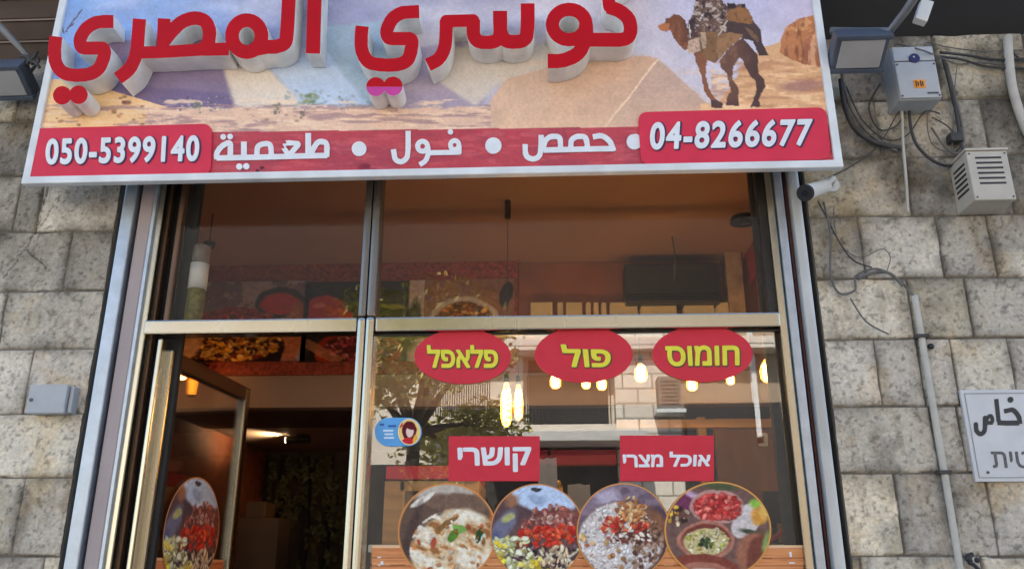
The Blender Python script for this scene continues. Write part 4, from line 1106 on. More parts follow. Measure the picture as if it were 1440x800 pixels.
def b2(U, V):
    c = Canvas(U, V, (46, 40, 34)); rnd = random.Random(14)
    c.ell(-.6, -.25, .42, .42, (196, 52, 40), 0, .1); c.ell(-.3, -.05, .3, .3, (214, 70, 50), 0, .2); c.ell(-.7, -.4, .15, .1, (232, 130, 110), 0, .5)
    for k in range(7): c.ell(.15 + .12 * k * .4, -.3 + .12 * (k % 3), .05, .5, (70, 96, 48) if k % 2 else (52, 74, 40), -.9 + .35 * k, .3)
    c.ell(.75, .2, .3, .22, (176, 56, 40), .2, .2); c.ell(.7, -.35, .3, .08, (150, 150, 60), .1, .4)
    c.ell(.1, .75, .85, .55, (170, 60, 36), 0, .06); c.ell(.1, .68, .72, .4, (92, 40, 36), 0, .15); c.scatter(rnd, 70, lambda x, y: math.hypot((x - .1) / .68, (y - .68) / .36) < 1, .06, [(150, 60, 60), (96, 44, 50), (186, 110, 90)])
    c.line((-1, .5), (-.3, .95), .2, (196, 130, 90), .7); base_noise(c, 8); return c.C
def b3(U, V):
    c = Canvas(U, V, (150, 110, 96)); rnd = random.Random(24)
    c.put(U < -.7, (200, 180, 176)); c.ell(-.9, .1, .16, .7, (64, 60, 50), .1, .3); c.ell(.05, .5, .8, 1.1, (196, 178, 180), 0, .04); c.ell(.05, .5, .7, .98, (96, 50, 36), 0, .06)
    c.scatter(rnd, 260, lambda x, y: math.hypot((x - .05) / .66, (y - .5) / .9) < 1, .055, [(190, 110, 50), (150, 80, 40), (214, 150, 80), (92, 48, 34), (120, 66, 40)], 2.0)
    c.ell(.85, -.6, .14, .35, (60, 56, 60), .2, .2); base_noise(c, 18); return c.C
bulk_pic(262, 428, 397, 507, b1, 'poster of a koshari bowl heaped with red sauce, by the door side')
bulk_pic(430, 572, 397, 507, b2, 'poster of tomatoes and green leaves, crossed by the mullion')
bulk_pic(575, 724, 394, 506, b3, 'poster of a white bowl of fried brown onions')
# dark unit, beige pillar and lit ledge on the brown panel
p, q = at(878, 371, BY - .14), at(1015, 424, BY - .14)
t = empty('air_conditioner', ((p.x + q.x) / 2, BY - .1, q.z), 'wide black air conditioner mounted on the brown panel under the ceiling', 'air conditioner')
MB().box(p.x, q.x, BY - .14, BY + .038, q.z, p.z, .012).build('casing', mat('charcoal_casing', (.035, .032, .032), .45), t)
g = MB()
for k in range(3): g.box(p.x + .02, q.x - .02, BY - .146, BY - .141, q.z + .015 + k * .018, q.z + .025 + k * .018)
g.build('louvre', M['black'], t)
p, q = at(1016, 322, BY - .1), at(1050, 442, BY - .1)
MB().box(p.x, q.x, BY - .1, BY + .039, 2.762, p.z, .006).build('wall_pilaster', mat('beige_wallpaper', (.42, .30, .20), .7, 0, .3, 12), bld)
t = empty('display_ledge', (X(880, 440, BY - .1), BY, 2.8), 'row of pale wooden boxes along the ledge below the black air conditioner', 'shelf')
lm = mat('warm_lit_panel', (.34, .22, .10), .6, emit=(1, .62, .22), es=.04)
p, q = at(745, 425, BY - .1), at(1050, 442, BY - .1)
MB().box(p.x, q.x, BY - .08, BY + .038, q.z - .06, q.z - .02).build('ledge', M['wood_dark'], t)
for a, b in ((746, 777), (784, 792), (796, 819), (824, 831), (835, 842), (846, 853), (858, 897), (901, 952), (962, 1005), (1008, 1046)):
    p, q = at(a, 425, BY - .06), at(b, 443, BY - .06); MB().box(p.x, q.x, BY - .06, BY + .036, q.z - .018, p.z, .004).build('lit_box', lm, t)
# ceiling fittings
c = at(714, 287, .9)
t = empty('track_spotlight', (c.x, .9, c.z), 'slim black cylinder hanging from the ceiling behind the transom glass', 'lamp')
MB().cyl((c.x, .9, Z(714, 307, .9)), (c.x, .9, Z(714, 268, .9)), .018, seg=18).build('body', M['black'], t)
MB().cyl((c.x, .9, Z(714, 268, .9)), (c.x, .9, 3.56), .003, seg=6).build('cord', M['cable'], t)
MB().cyl((c.x, .9, Z(714, 440, .9)), (c.x, .9, Z(714, 308, .9)), .0022, seg=6).build('wire', M['cable'], t)
c = at(1045, 300, 1.2)
t = empty('ceiling_rose', (c.x, 1.2, 3.5), 'flat black disc fitting on the ceiling near the pilaster', 'ceiling fitting')
MB().cyl((c.x, 1.2, 3.525), (c.x, 1.2, 3.558), .085, .075, 28).build('disc', M['black'], t)
MB().cyl((c.x, 1.2, 3.515), (c.x, 1.2, 3.524), .03, .03, 20).build('hub', M['dark_frame'], t)
c = at(943, 300, 1.5)
o = MB().tube([(c.x, 1.5, 3.558), (c.x + .01, 1.5, 3.40), (c.x - .006, 1.5, 3.25), (c.x, 1.5, Z(943, 366, 1.5))], .004, 6).build('hanging_wire', M['cable_grey']); tag(o, 'thin dark wire dangling from the ceiling above the black air conditioner', 'wire')
c = at(294, 345, 1.0)
t = empty('ceiling_downlight', (c.x, 1.0, c.z), 'small black disc lamp above the labelled jar', 'lamp')
MB().cyl((c.x, 1.0, c.z - .012), (c.x, 1.0, c.z + .016), .032, .036, 20).build('body', M['black'], t); MB().cyl((c.x, 1.0, c.z + .016), (c.x, 1.0, 3.56), .004, seg=6).build('stem', M['cable'], t)
# labelled jar standing on the transom
p, q = at(266, 395, .09), at(291, 395, .09); p.z = at(280, 347, .09).z
t = empty('labelled_jar', ((p.x + q.x) / 2, .09, zt1), 'tall clear jar of olive green contents with a white paper label, on the transom', 'jar')
jx = (p.x + q.x) / 2; jr_ = (q.x - p.x) / 2
zl0, zl1 = Z(278, 407, .09), Z(278, 372, .09)
MB().cyl((jx, .09, zt1 + .002), (jx, .09, zl0 - .003), jr_ * .96, seg=24).build('contents', mat('olive_contents', (.20, .17, .05), .6, 0, .6, 40), t, True)
MB().cyl((jx, .09, zl0), (jx, .09, zl1), jr_, seg=24).build('label', mat('paper_label', (.75, .73, .72), .6), t, True)
MB().cyl((jx, .09, zl1 + .001), (jx, .09, p.z), jr_ * .97, jr_ * .93, 24).build('neck', mat('frosted_neck', (.22, .18, .165), .4), t, True)
MB().box(X(234, 460, .07), mx0, .062, .14, zt1 - .03, zt1).build('inner_ledge', M['dark_frame'], sf)
# red board on the side wall
cx0 = RX1 - .012
t0 = MB(); P_ = []
for px, py in ((1046, 338), (1073, 318), (1076, 372), (1050, 392)):
    d = FV + RV * ((px - 720) / F) + UV * ((400 - py) / F); tt = 1.35 / d.x; P_.append(Vector((1.35, -DIST + d.y * tt, EYE + d.z * tt)))
ya, yb = min(p.y for p in P_), max(p.y for p in P_); za, zb2 = sum(p.z for p in P_[2:]) / 2, sum(p.z for p in P_[:2]) / 2
o = MB().box(1.35, 1.38, ya, yb, za, zb2, .003).build('red_board', mat('maroon_board', (.30, .025, .03), .5)); tag(o, 'plain maroon board hung edge on near the window jamb under the ceiling', 'board')
MB().box(1.385, RX1, .4, 1.75, 2.6, 3.56).build('side_pier', M['brown_panel'], bld)

# lower window: timber kiosk, wooden wall with shelf, counter, bags
def bxp(g, pa, ya, pb, yb, Y, depth, bev=.004, mi=0):
    p, q = at(pa, ya, Y), at(pb, yb, Y); g.box(min(p.x, q.x), max(p.x, q.x), Y, Y + depth, min(p.z, q.z), max(p.z, q.z), bev, None, mi); return g
KY = 1.3
t = empty('timber_kiosk', (X(600, 760, KY), KY, 0), 'light timber kiosk with a red strip along its top behind the hummus sticker', 'kiosk')
g = MB(); bxp(g, 541, 676, 562, 860, KY, .5); bxp(g, 655, 676, 672, 860, KY, .5); bxp(g, 562.5, 676, 654.5, 690, KY, .5); g.build('timber_frame', M['wood'], t)
bxp(MB(), 543, 655, 672, 673, KY - .02, .55).build('red_strip', M['panel_red'], t)
bxp(MB(), 563, 691, 654, 860, KY + .3, .02).build('back_panel', M['black'], t)
g = MB(); c = at(566, 735, KY + .15); g.cyl((c.x + .06, KY + .15, c.z - .12), (c.x + .06, KY + .15, c.z + .06), .03, seg=14); g.cyl((c.x + .06, KY + .15, c.z + .06), (c.x + .06, KY + .15, c.z + .14), .026, .011, 14)
o = g.build('glass_bottle', mat('green_bottle', (.05, .16, .04), .15), None, True); tag(o, 'green glass bottle standing inside the timber kiosk', 'bottle')
MB().box(o.location.x - .2, o.location.x + .2, KY + .08, KY + .29, o.location.z - .03, o.location.z - .001).build('shelf', M['wood'], t)
WY2 = 2.2
t = empty('wooden_partition', (X(1050, 700, WY2), WY2, 0), 'dark stained wooden partition with a yellow edge beside the window jamb', 'partition')
bxp(MB(), 1003, 588, 1135, 900, WY2, .06).build('boarding', M['wood_dark'], t)
bxp(MB(), 992, 586, 1002.5, 900, WY2 - .02, .08).build('edge_post', mat('yellow_timber', (.55, .33, .08), .5), t)
bxp(MB(), 868, 590, 1140, 600, WY2 - .04, .1).build('top_beam', M['wood'], t)
c = at(1073, 618, WY2 - .01)
lettering('letter', 'נ', rect_px(1067, 608, 1080, 627), WY2 - .006, M['white_ink'], t, .03, .004)
bxp(MB(), 680, 640, 867, 655, 2.3, .05).build('rail', mat('dull_red_rail', (.16, .02, .02), .6), t)
# counter with drawers and clutter
CY = .34
t = empty('wooden_counter', (X(820, 780, CY), CY, 0), 'long orange wooden counter with drawer gaps across the window bottom', 'counter')
p, q = at(522, 766, CY), at(1128, 766, CY)
zc = at(800, 765, CY).z
g = MB(); n = 0
for k in range(7): g.box(p.x, q.x, CY, CY + .03, zc - .035 - k * .055 - .047, zc - .035 - k * .055, .004)
g.build('boards', mat('orange_boards', (.50, .24, .10), .5, 0, .25, 5, .05, 30, stretch=(.25, 1, 3)), t)
MB().box(p.x, q.x, CY + .031, CY + .5, .02, zc - .035).build('carcass', M['wood_dark'], t)
MB().box(p.x - .01, q.x + .01, CY - .02, CY + .55, zc - .033, zc, .006).build('worktop', mat('pale_worktop', (.60, .55, .47), .4), t)
def p_planks(PX, PY):
    c = Canvas(PX, PY, (226, 152, 98), .6, .2)
    c.put(np.clip((fbm(PX / 46, PY / 2.2, 12, 5) - .5) * 5, 0, 1), (196, 118, 74), .7); c.put(np.clip((.42 - fbm(PX / 60, PY / 3.0, 15, 4)) * 7, 0, 1), (240, 178, 126), .7)
    for y in (784, 795, 806, 817, 828): c.put(np.abs(c.V0 - y - (fbm(PX / 40, PY * 0, 5) - .5) * 2) < .8, (136, 74, 46), .8)
    c.put(PY < 769.5, (240, 200, 156)); return c.C
wb = sheet_grid('wood_band', np.linspace(523, 1130, 420), np.linspace(766, 832, 60), GY + .003, p_planks, M['print'])
tag(wb, 'orange wood-grain band stuck along the bottom of the window behind the round pictures', 'sticker')
for px, py, w_, h_ in ((533, 783, 5, 2), (537, 791, 4, 5), (1112, 779, 4, 7), (1114, 791, 8, 2), (533, 794, 3, 2)):
    p, q = at(px - w_ / 2, py - h_ / 2, GY), at(px + w_ / 2, py + h_ / 2, GY); MB().box(p.x, q.x, GY + .001, GY + .0025, q.z, p.z).build('white_mark', M['white_ink'], wb)
def ctop(px, Y): return at(px, 765, CY).z
def paper_bag(pa, pb, ya, Y, label):
    p, q = at(pa, ya, Y), at(pb, ya, Y); b = bmesh.new(); bmesh.ops.create_cube(b, size=1)
    bmesh.ops.subdivide_edges(b, edges=list(b.edges), cuts=3, use_grid_fill=True); rr = random.Random(pa)
    for v in b.verts: v.co += Vector((rr.uniform(-.03, .03), rr.uniform(-.04, .04), rr.uniform(-.01, .03) if v.co.z > .4 else 0)); v.co.x *= 1 - .12 * max(0, v.co.z)
    g = MB(); g.merge(b, Matrix.Translation(((p.x + q.x) / 2, Y, (zc + p.z) / 2)) @ Matrix.Diagonal((q.x - p.x, .1, p.z - zc, 1)))
    o = g.build('paper_bag', mat('white_paper', (.62, .66, .72), .6, 0, .05, 9), None); tag(o, label, 'bag', 'white paper bags on the counter'); return o
paper_bag(757, 783, 648, CY + .22, 'tall white paper bag on the counter beside the one word red sticker')
paper_bag(798, 830, 683, CY + .3, 'shorter white paper bag on the counter between two round stickers')
o = MB(); bxp(o, 1073, 690, 1112, 735, CY + .2, .03, .006); t2 = empty('till_screen', (X(1092, 735, CY + .2), CY + .2, zc), 'black till screen on the counter beside the window jamb', 'screen')
o.build('screen', M['black'], t2)
c = at(1092, 745, CY + .2); MB().box(c.x - .04, c.x + .04, CY + .18, CY + .28, zc + .001, zc + .012, .003).build('foot', M['black'], t2); MB().box(c.x - .012, c.x + .012, CY + .232, CY + .25, zc + .012, c.z + .05).build('neck', M['black'], t2)
c = at(1092, 738, CY + .08)
g = MB(); g.tube([(c.x + .045 * math.cos(a), CY + .08 + .03 * math.sin(a), zc + .012 + .03 * (1 + math.cos(a))) for a in np.linspace(0, 6.2, 14)], .008, 8); o = g.build('red_strap', mat('red_rubber', (.5, .02, .04), .5)); tag(o, 'looped red strap lying on the counter by the till screen', 'strap')
g = MB(); c = at(786, 685, CY + .36); g.cyl((c.x, CY + .36, zc + .001), (c.x, CY + .36, c.z), .022, .02, 16); g.cyl((c.x, CY + .36, c.z), (c.x, CY + .36, c.z + .035), .02, .006, 16)
o = g.build('sauce_bottle', mat('mustard_yellow', (.75, .45, .03), .4), None, True); tag(o, 'yellow squeeze bottle standing between the white paper bags', 'bottle')
# things seen through the doorway
t = empty('box_column', (X(352, 760, 1.9), 1.9, 0), 'brown cardboard column with a narrower box on top beyond the open door', 'box')
cb = mat('brown_card', (.13, .08, .045), .7, 0, .15, 6)
bxp(MB(), 336, 728, 378, 900, 1.9, .25).build('lower_box', cb, t)
bxp(MB(), 347, 705, 372, 727.5, 1.93, .2).build('upper_box', cb, t)
rr = random.Random(9)
for nm, xa_, xb_, lb in (('hanging_plants', 378, 432, 'dark trailing plants hanging on the back wall beside the card column'), ('hanging_plants', 438, 490, 'dark trailing plants hanging on the back wall nearest the mullion')):
    b = bmesh.new()
    for k in range(1500):
        px, py = rr.uniform(xa_, xb_), rr.uniform(640, 830)
        if vnoise(px / 7., py / 22., 3) < .42: continue
        c = at(px, py, 4.02 + rr.uniform(-.06, .08)); s = rr.uniform(.015, .035); a = rr.uniform(0, 6.28); e = rr.uniform(-.8, .8)
        u = Vector((math.cos(a), e * .4, math.sin(a))).normalized() * s; v = Vector((-math.sin(a), rr.uniform(-.6, .6), math.cos(a))).normalized() * s * .55
        b.faces.new([b.verts.new(c + u), b.verts.new(c + v), b.verts.new(c - u), b.verts.new(c - v)])
    me = bpy.data.meshes.new(nm); b.to_mesh(me); b.free()
    o = link(nm, me, mat('dark_leaves', (.05, .06, .025), .6, 0, .6, 6)); tag(o, lb, 'plant', 'trailing plants on the back wall')
g = MB()
for px in (400, 436, 466):
    p = at(px, 640, 4.15); g.box(p.x - .025, p.x + .025, 4.13, 4.195, .9, p.z, .003)
o = g.build('wall_trellis', M['black']); tag(o, 'black upright trellis bars behind the trailing plants on the back wall', 'trellis')

# ------------------------------------------------------------------ ON THE STONE WALL
def cable(name, pts, r, m, label, cat='cable', Y=-.035, group='cables strung over the stone wall'):
    P = [at(p[0], p[1], Y if len(p) < 3 else p[2]) for p in pts]
    o = MB().tube(P, r * .74, 8).build(name, m); tag(o, label, cat, group); return o
# grey electrical box
EY = -.14
t = empty('electrical_box', (X(1287, 140, EY), EY, Z(1287, 140, EY)), 'tall grey electrical box with a blue lock and an orange warning sticker, under the canopy', 'electrical box')
xa, xb = X(1265, 140, EY), X(1325, 140, EY); zb_, zt_ = Z(1300, 140, EY), Z(1290, 66, EY)
MB().box(xa, xb, EY + .004, -.005, zb_, zt_, .008).build('casing', M['grey_box'], t)
MB().box(xa + .002, xb - .002, EY - .008, EY + .002, zb_ + .004, Z(1290, 88, EY), .006).build('door', M['grey_box'], t)
MB().box(xa + .002, xb - .002, EY - .006, EY + .002, Z(1290, 86.5, EY), zt_ - .003, .005).build('top_cover', M['grey_box'], t)
c = at(1286, 82, EY - .012); g = MB(); g.cyl((c.x, EY - .014, c.z), (c.x, EY - .001, c.z), .024, seg=24); g.build('lock', mat('dark_blue_lock', (.012, .014, .10), .4), t)
g = MB(); g.ball((c.x - .004, EY - .015, c.z + .004), .005); g.build('keyhole', M['white_plastic'], t)
p, q = at(1284, 113, EY - .008), at(1302, 124, EY - .008); st_ = MB().box(p.x, q.x, EY - .0105, EY - .0085, q.z, p.z).build('warning_sticker', mat('orange_sticker', rgb(236, 150, 20), .5), t)
g = MB(); w_ = (q.x - p.x)
for k in (.14, .55): g.box(p.x + w_ * k, p.x + w_ * (k + .1), EY - .0122, EY - .0107, q.z + .006, p.z - .006); g.box(p.x + w_ * (k + .18), p.x + w_ * (k + .28), EY - .0122, EY - .0107, q.z + .01, p.z - .01)
g.build('warning_marks', M['ink'], st_)
for sx in (xa + .012, xb - .012):
    for sz in (zb_ + .016, Z(1290, 92, EY)): MB().cyl((sx, EY - .0105, sz), (sx, EY - .008, sz), .005, seg=10).build('screw', M['grey_ink'], t)
p, q = at(1304, 130, EY - .008), at(1320, 132, EY - .008); MB().box(p.x, q.x, EY - .0102, EY - .0085, q.z, p.z).build('name_plate', M['grey_ink'], t)
# cream vented box
VY = -.17
t = empty('vented_box', (X(1390, 290, VY), VY, Z(1390, 290, VY)), 'cream metal box with slotted vents on its front and side, below the pale pipe', 'vent box')
xa, xb = X(1371, 280, VY), X(1430, 280, VY); zb_, zt_ = Z(1400, 281, VY), Z(1395, 212, VY)
MB().box(xa, xb, VY, -.004, zb_, zt_, .006).build('casing', M['cream_box'], t)
g = MB(); n = 6
for k in range(n):
    zz = zt_ - .03 - k * (zt_ - zb_ - .09) / n; g.box(xa + .035, xb - .03, VY - .0015, VY + .004, zz - .009, zz)
    g.box(xa - .0015, xa + .004, VY + .03, -.035, zz - .022, zz - .012)
g.build('vent_slots', M['ink'], t)
for sx in (xa + .012, xb - .012):
    for sz in (zb_ + .014, zt_ - .014): MB().cyl((sx, VY - .002, sz), (sx, VY + .001, sz), .0045, seg=10).build('screw', M['grey_ink'], t)
MB().box(xa - .006, xb + .006, VY - .006, -.003, zt_ + .001, zt_ + .012, .003).build('lid', M['cream_box'], t)
# white box on the other pier
BYb = -.075
t = empty('junction_box', (X(66, 580, BYb), BYb, Z(66, 580, BYb)), 'square pale grey junction box alone on the stones beside the galvanised guide', 'junction box')
xa, xb = X(36, 580, BYb), X(88, 580, BYb); zb_, zt_ = Z(60, 580, BYb), Z(60, 541, BYb)
MB().box(xa, xb, -.06, -.004, zb_, zt_, .006).build('back_box', M['grey_box'], t)
MB().box(xa - .003, xb + .003, BYb, -.061, zb_ - .003, zt_ + .003, .006).build('lid', M['grey_box'], t)
g = MB(); c = at(44, 562, BYb); g.cyl((c.x, BYb - .004, c.z), (c.x, BYb, c.z), .008, seg=12); g.build('screw', M['grey_ink'], t)
MB().box(xb + .004, xb + .022, -.055, -.004, zb_ + .002, zt_ - .002, .005).build('hinge_cover', M['grey_box'], t)
# security camera
t = empty('security_camera', tuple(at(1165, 262, -.02)), 'white bullet security camera with a black face fixed beside the sign corner', 'camera')
a, b = at(1160, 262, -.12), at(1134, 271, -.24)
g = MB(); g.cyl(a, b, .032, .034, 24); g.build('housing', M['white_plastic'], t)
dv = (b - a).normalized(); g = MB(); g.cyl(b, b + dv * .02, .036, .036, 24); g.build('face', M['black'], t)
g = MB(); g.cyl(b + dv * .0205, b + dv * .026, .014, .013, 16); g.build('lens', mat('lens_glass', (.01, .012, .02), .05), t)
g = MB(); c = at(1168, 262, -.01); g.cyl((c.x, -.012, c.z), (c.x, -.03, c.z), .035, seg=20); g.tube([(c.x, -.03, c.z), (c.x - .01, -.08, c.z + .005), tuple(a)], .014); g.build('mount', M['white_plastic'], t)
# parking sign
PY_ = -.03
pl = lambda px, py: at(px, py, PY_)
q = [pl(1349, 548), None, None, pl(1373, 677)]
xl = (q[0].x + q[3].x) / 2; xr_ = xl + .50; ztp, zbt = q[0].z, q[3].z
t = empty('parking_sign', ((xl + xr_) / 2, PY_, zbt), 'white enamel sign with stencilled black writing screwed to the stones', 'sign')
MB().box(xl, xr_, PY_, -.012, zbt, ztp, .003).build('plate', M['enamel'], t)
g = MB(); b_ = .014
g.box(xl + b_, xr_ - b_, PY_ - .002, PY_ - .0005, zbt + b_, zbt + b_ + .004); g.box(xl + b_, xr_ - b_, PY_ - .002, PY_ - .0005, ztp - b_ - .004, ztp - b_)
g.box(xl + b_, xl + b_ + .004, PY_ - .0019, PY_ - .0005, zbt + b_ + .004, ztp - b_ - .004); g.box(xr_ - b_ - .004, xr_ - b_, PY_ - .0019, PY_ - .0005, zbt + b_ + .004, ztp - b_ - .004)
g.build('border', mat('grey_border', (.30, .31, .33), .5), t)
zP = (1140, 520, 2.857)
glyph('writing', [('S', [(664, 218), (667, 244), (684, 257), (700, 240), (701, 192)], 18), ('s', [(702, 212), (712, 190), (724, 184), (731, 198), (728, 212)], 15), ('s', [(700, 212), (732, 212)], 15),
    ('s', [(746, 116), (756, 208)], 17), ('s', [(751, 211), (790, 213), (838, 212)], 20), ('s', [(842, 216), (836, 186), (812, 160), (778, 166)], 19), ('d', (803, 119), 12)], PY_ - .002, .0015, [M['ink'], M['ink']], t, st=.35, z=zP)
lettering('writing', 'תיטרפ', [(1393, 634), (1490, 634), (1492, 658), (1397, 658)], PY_ - .002, M['grey_ink'], t, .01, .0015)
g = MB(); c = pl(1389, 664); g.cyl((c.x, PY_ - .004, c.z), (c.x, PY_ - .001, c.z), .006, seg=10); g.build('screw', M['grey_ink'], t)
# conduits
def conduit(name, pts, r, m, label, clips=()):
    t = empty(name, tuple(at(*pts[-1], -.035)), label, 'conduit', 'conduits on the stone wall')
    MB().tube([at(p[0], p[1], -.035) for p in pts], r, 12).build('pipe', m, t)
    for px, py in clips:
        c = at(px, py, -.035); MB().box(c.x - r - .012, c.x + r + .012, -.035 - r - .004, -.012, c.z - .008, c.z + .008, .003).build('clip', M['cable'], t)
conduit('conduit', [(1286, 416), (1297, 480), (1312, 570), (1329, 670), (1352, 812), (1362, 880)], .014, M['conduit'], 'straight cream conduit running down the stones beside the white sign', ((1296, 473), (1327.5, 664)))
conduit('conduit', [(1417, 52), (1419, 85), (1424, 125), (1436, 165), (1452, 200)], .021, M['conduit'], 'thick pale pipe bending away under the canopy above the vented box')
conduit('conduit', [(1268, 152), (1270, 205), (1274, 250), (1277, 300)], .007, M['conduit'], 'thin short cream conduit below the electrical box')
# cables
cable('cable', [(1182, 112, -.06), (1188, 150, -.06), (1203, 182, -.05), (1230, 200, -.04), (1266, 209, -.035)], .016, M['cable'], 'thick black cable sagging from behind the sign towards the thin conduit')
cable('cable', [(1186, 118, -.05), (1198, 155), (1222, 188), (1262, 213)], .009, M['cable_grey'], 'grey cable just above the thickest sagging black one')
cable('cable', [(1278, 146), (1281, 180), (1290, 205), (1312, 226), (1336, 233), (1352, 222)], .010, M['cable'], 'black cable looping from the electrical box under to the vented box')
cable('cable', [(1326, 80, -.05), (1336, 120), (1346, 165), (1352, 205), (1356, 232)], .012, M['cable'], 'black cable dropping beside the electrical box into the vented box')
cable('cable', [(1332, 90, -.04), (1343, 135), (1354, 185), (1348, 215), (1330, 208), (1310, 180)], .007, M['cable_grey'], 'thin grey cable curling back beside the vented box')
cable('cable', [(1322, 74, -.06), (1360, 78), (1400, 84), (1460, 82)], .009, M['cable'], 'upper black cable running level under the canopy to the pale pipe')
cable('cable', [(1322, 80, -.05), (1352, 84), (1390, 94), (1460, 97)], .008, M['cable'], 'lower black cable running level under the canopy past the pale pipe')
cable('cable', [(1262, 62, -.05), (1300, 72, -.165), (1345, 90), (1372, 88), (1420, 92)], .005, M['cable_grey'], 'slack thin cable crossing in front of the electrical box top')
cable('cable', [(1150, 283, -.03), (1162, 305), (1180, 340), (1200, 366), (1226, 376)], .005, M['cable'], 'thin black wire slanting down from the security camera')
cable('cable', [(1158, 284), (1168, 330), (1168, 385), (1180, 412), (1202, 408), (1204, 388), (1232, 378), (1262, 392), (1286, 418)], .007, M['cable_grey'], 'grey cable looping under the camera into the head of the straight conduit')
cable('cable', [(1206, 392), (1224, 384), (1250, 384), (1270, 402)], .010, M['cable_grey'], 'short thick grey cable loop beside the straight conduit head')
cable('cable', [(1196, 420), (1218, 452), (1250, 470)], .005, M['cable_grey'], 'faint curved grey wire on the stone left of the straight conduit')
cable('cable', [(1166, 250), (1200, 232), (1235, 205), (1262, 160), (1270, 148)], .004, M['cable'], 'fine black wire rising from the camera to the electrical box')
cable('cable', [(1310, 165), (1335, 180), (1350, 208)], .004, M['cable'], 'fine black wire crossing inside the loop below the electrical box')
cable('cable', [(1346, 92), (1342, 130), (1340, 180), (1338, 222)], .003, M['cable_grey'], 'hair thin straight wire hanging down between the electrical box and the pale pipe')
cable('cable', [(1190, 122), (1212, 168), (1246, 196), (1276, 190), (1300, 158), (1322, 160)], .0045, M['cable'], 'thin black wire sagging under the floodlight and rising again past the electrical box')
cable('cable', [(1306, 146), (1304, 178), (1312, 204), (1334, 214), (1350, 206)], .0035, M['cable_grey'], 'thin grey wire hanging as a small loop under the electrical box')
cable('cable', [(1420, 60), (1428, 78), (1450, 92)], .007, M['cable'], 'short black cable arching over the head of the thick pale pipe')
cable('cable', [(1238, 118), (1222, 150), (1236, 182), (1262, 176), (1274, 150)], .005, M['cable'], 'thin black wire drooping between the floodlight and the electrical box')
cable('cable', [(1300, 70), (1304, 60), (1330, 66), (1380, 72), (1450, 70)], .004, M['cable_grey'], 'thin grey wire tucked just under the canopy edge above the level black cables')
cable('cable', [(1172, 292), (1176, 330), (1190, 352), (1212, 362), (1240, 350), (1252, 362), (1246, 384)], .003, M['cable_grey'], 'hair thin grey wire wandering below the camera towards the cable loop')
o = MB().ball(at(1309, 487, -.03), .014).build('wall_plug', M['ink'], None, True); tag(o, 'small black plug stuck in the stone beside the straight conduit', 'plug')
g = MB(); 
for k in range(5): g.ball(at(1366 + rr.uniform(-8, 8), 782 + rr.uniform(-7, 9), -.03), rr.uniform(.008, .016), (1, .6, 1))
g.tube([at(1362, 790, -.03), at(1372, 796, -.03), at(1385, 812, -.03)], .008); o = g.build('cable_knot', M['ink']); tag(o, 'black knotted cable end low beside the straight conduit', 'cable')
g = MB(); c = at(1342, 196, -.03); g.box(c.x - .03, c.x + .03, -.06, -.012, c.z - .022, c.z + .022, .006); o = g.build('cable_clamp', M['cable']); tag(o, 'dark clamp block above the vented box', 'clamp')
# floodlights on their arms
M['flood_body'] = mat('blue_grey_metal', (.10, .12, .16), .45, .4, .15, 8)
M['flood_arm'] = mat('dull_grey_arm', (.20, .21, .22), .5, .4, .2, 8)
M['flood_glass'] = mat('pale_floodlight_glass', (.38, .38, .39), .25, 0, .1, 5)
def floodlight(px, py, Y, w_, label, flip, arm):
    c = at(px, py, Y)
    t = empty('floodlight', tuple(c), label, 'floodlight', 'floodlights beside the sign')
    Mx = Matrix.Translation(c) @ Matrix.Rotation(R(flip), 4, 'Z') @ Matrix.Rotation(R(-30), 4, 'X')
    h_ = w_ * .36
    MB().box(-w_ / 2, w_ / 2, -h_, h_, 0, .085, .012, Mx).build('housing', M['flood_body'], t)
    MB().box(-w_ / 2 + .022, w_ / 2 - .022, -h_ + .018, h_ - .018, -.006, .003, .002, Mx).build('front_glass', M['flood_glass'], t)
    for a_, b_ in ((-h_ - .006, -h_ + .014), (h_ - .014, h_ + .006)):
        MB().box(-w_ / 2 - .006, w_ / 2 + .006, a_, b_, -.012, .03, .003, Mx).build('rim', M['flood_body'], t)
    g = MB(); g.box(-w_ / 2 + .03, w_ / 2 - .03, -h_ * .8, h_ * .8, .083, .095, .002, Mx)
    for k in range(6): xk = -w_ / 2 + .035 + k * (w_ - .08) / 5; g.box(xk, xk + .01, -h_ * .8, h_ * .8, .094, .118, 0, Mx)
    g.build('cooling_fins', M['flood_body'], t)
    g = MB(); g.tube([at(*a_) for a_ in arm], .018, 10, False); g.build('arm', M['flood_arm'], t)
floodlight(1210, 76, -.32, .235, 'square floodlight hung from a bent arm beside the camel end of the sign', 0, [(1168, 44, -.26), (1212, 45, -.32), (1252, 44, -.36), (1275, 14, -.5), (1300, -24, -.62)])
floodlight(4, 117, -.17, .235, 'square floodlight on a slanting arm beside the yeh end of the sign', 0, [(4, 100, -.13), (46, 86, -.12), (8, 46, -.2), (-24, 14, -.26)])
p = at(1298, 18, -.45); g = MB(); Mx = Matrix.Translation(p) @ Matrix.Rotation(R(24), 4, 'Y')
g.box(-.026, .026, -.02, .02, -.055, .055, .004, Mx); o = g.build('ballast_box', M['white_plastic']); tag(o, 'small pale box clipped behind the bent floodlight arm', 'box')
g = MB()
for a_, b_ in (((30, 78, -.2), (46, 92, -.2)), ((36, 92, -.2), (52, 74, -.2)), ((44, 100, -.18), (54, 82, -.2)), ((34, 86, -.19), (56, 96, -.21))): g.tube([at(*a_), at((a_[0] + b_[0]) / 2 + 4, (a_[1] + b_[1]) / 2 - 3, -.22), at(*b_)], .008, 6)
o = g.build('wire_tangle', M['cable']); tag(o, 'tangle of black wires tucked between floodlight and sign edge', 'wires')

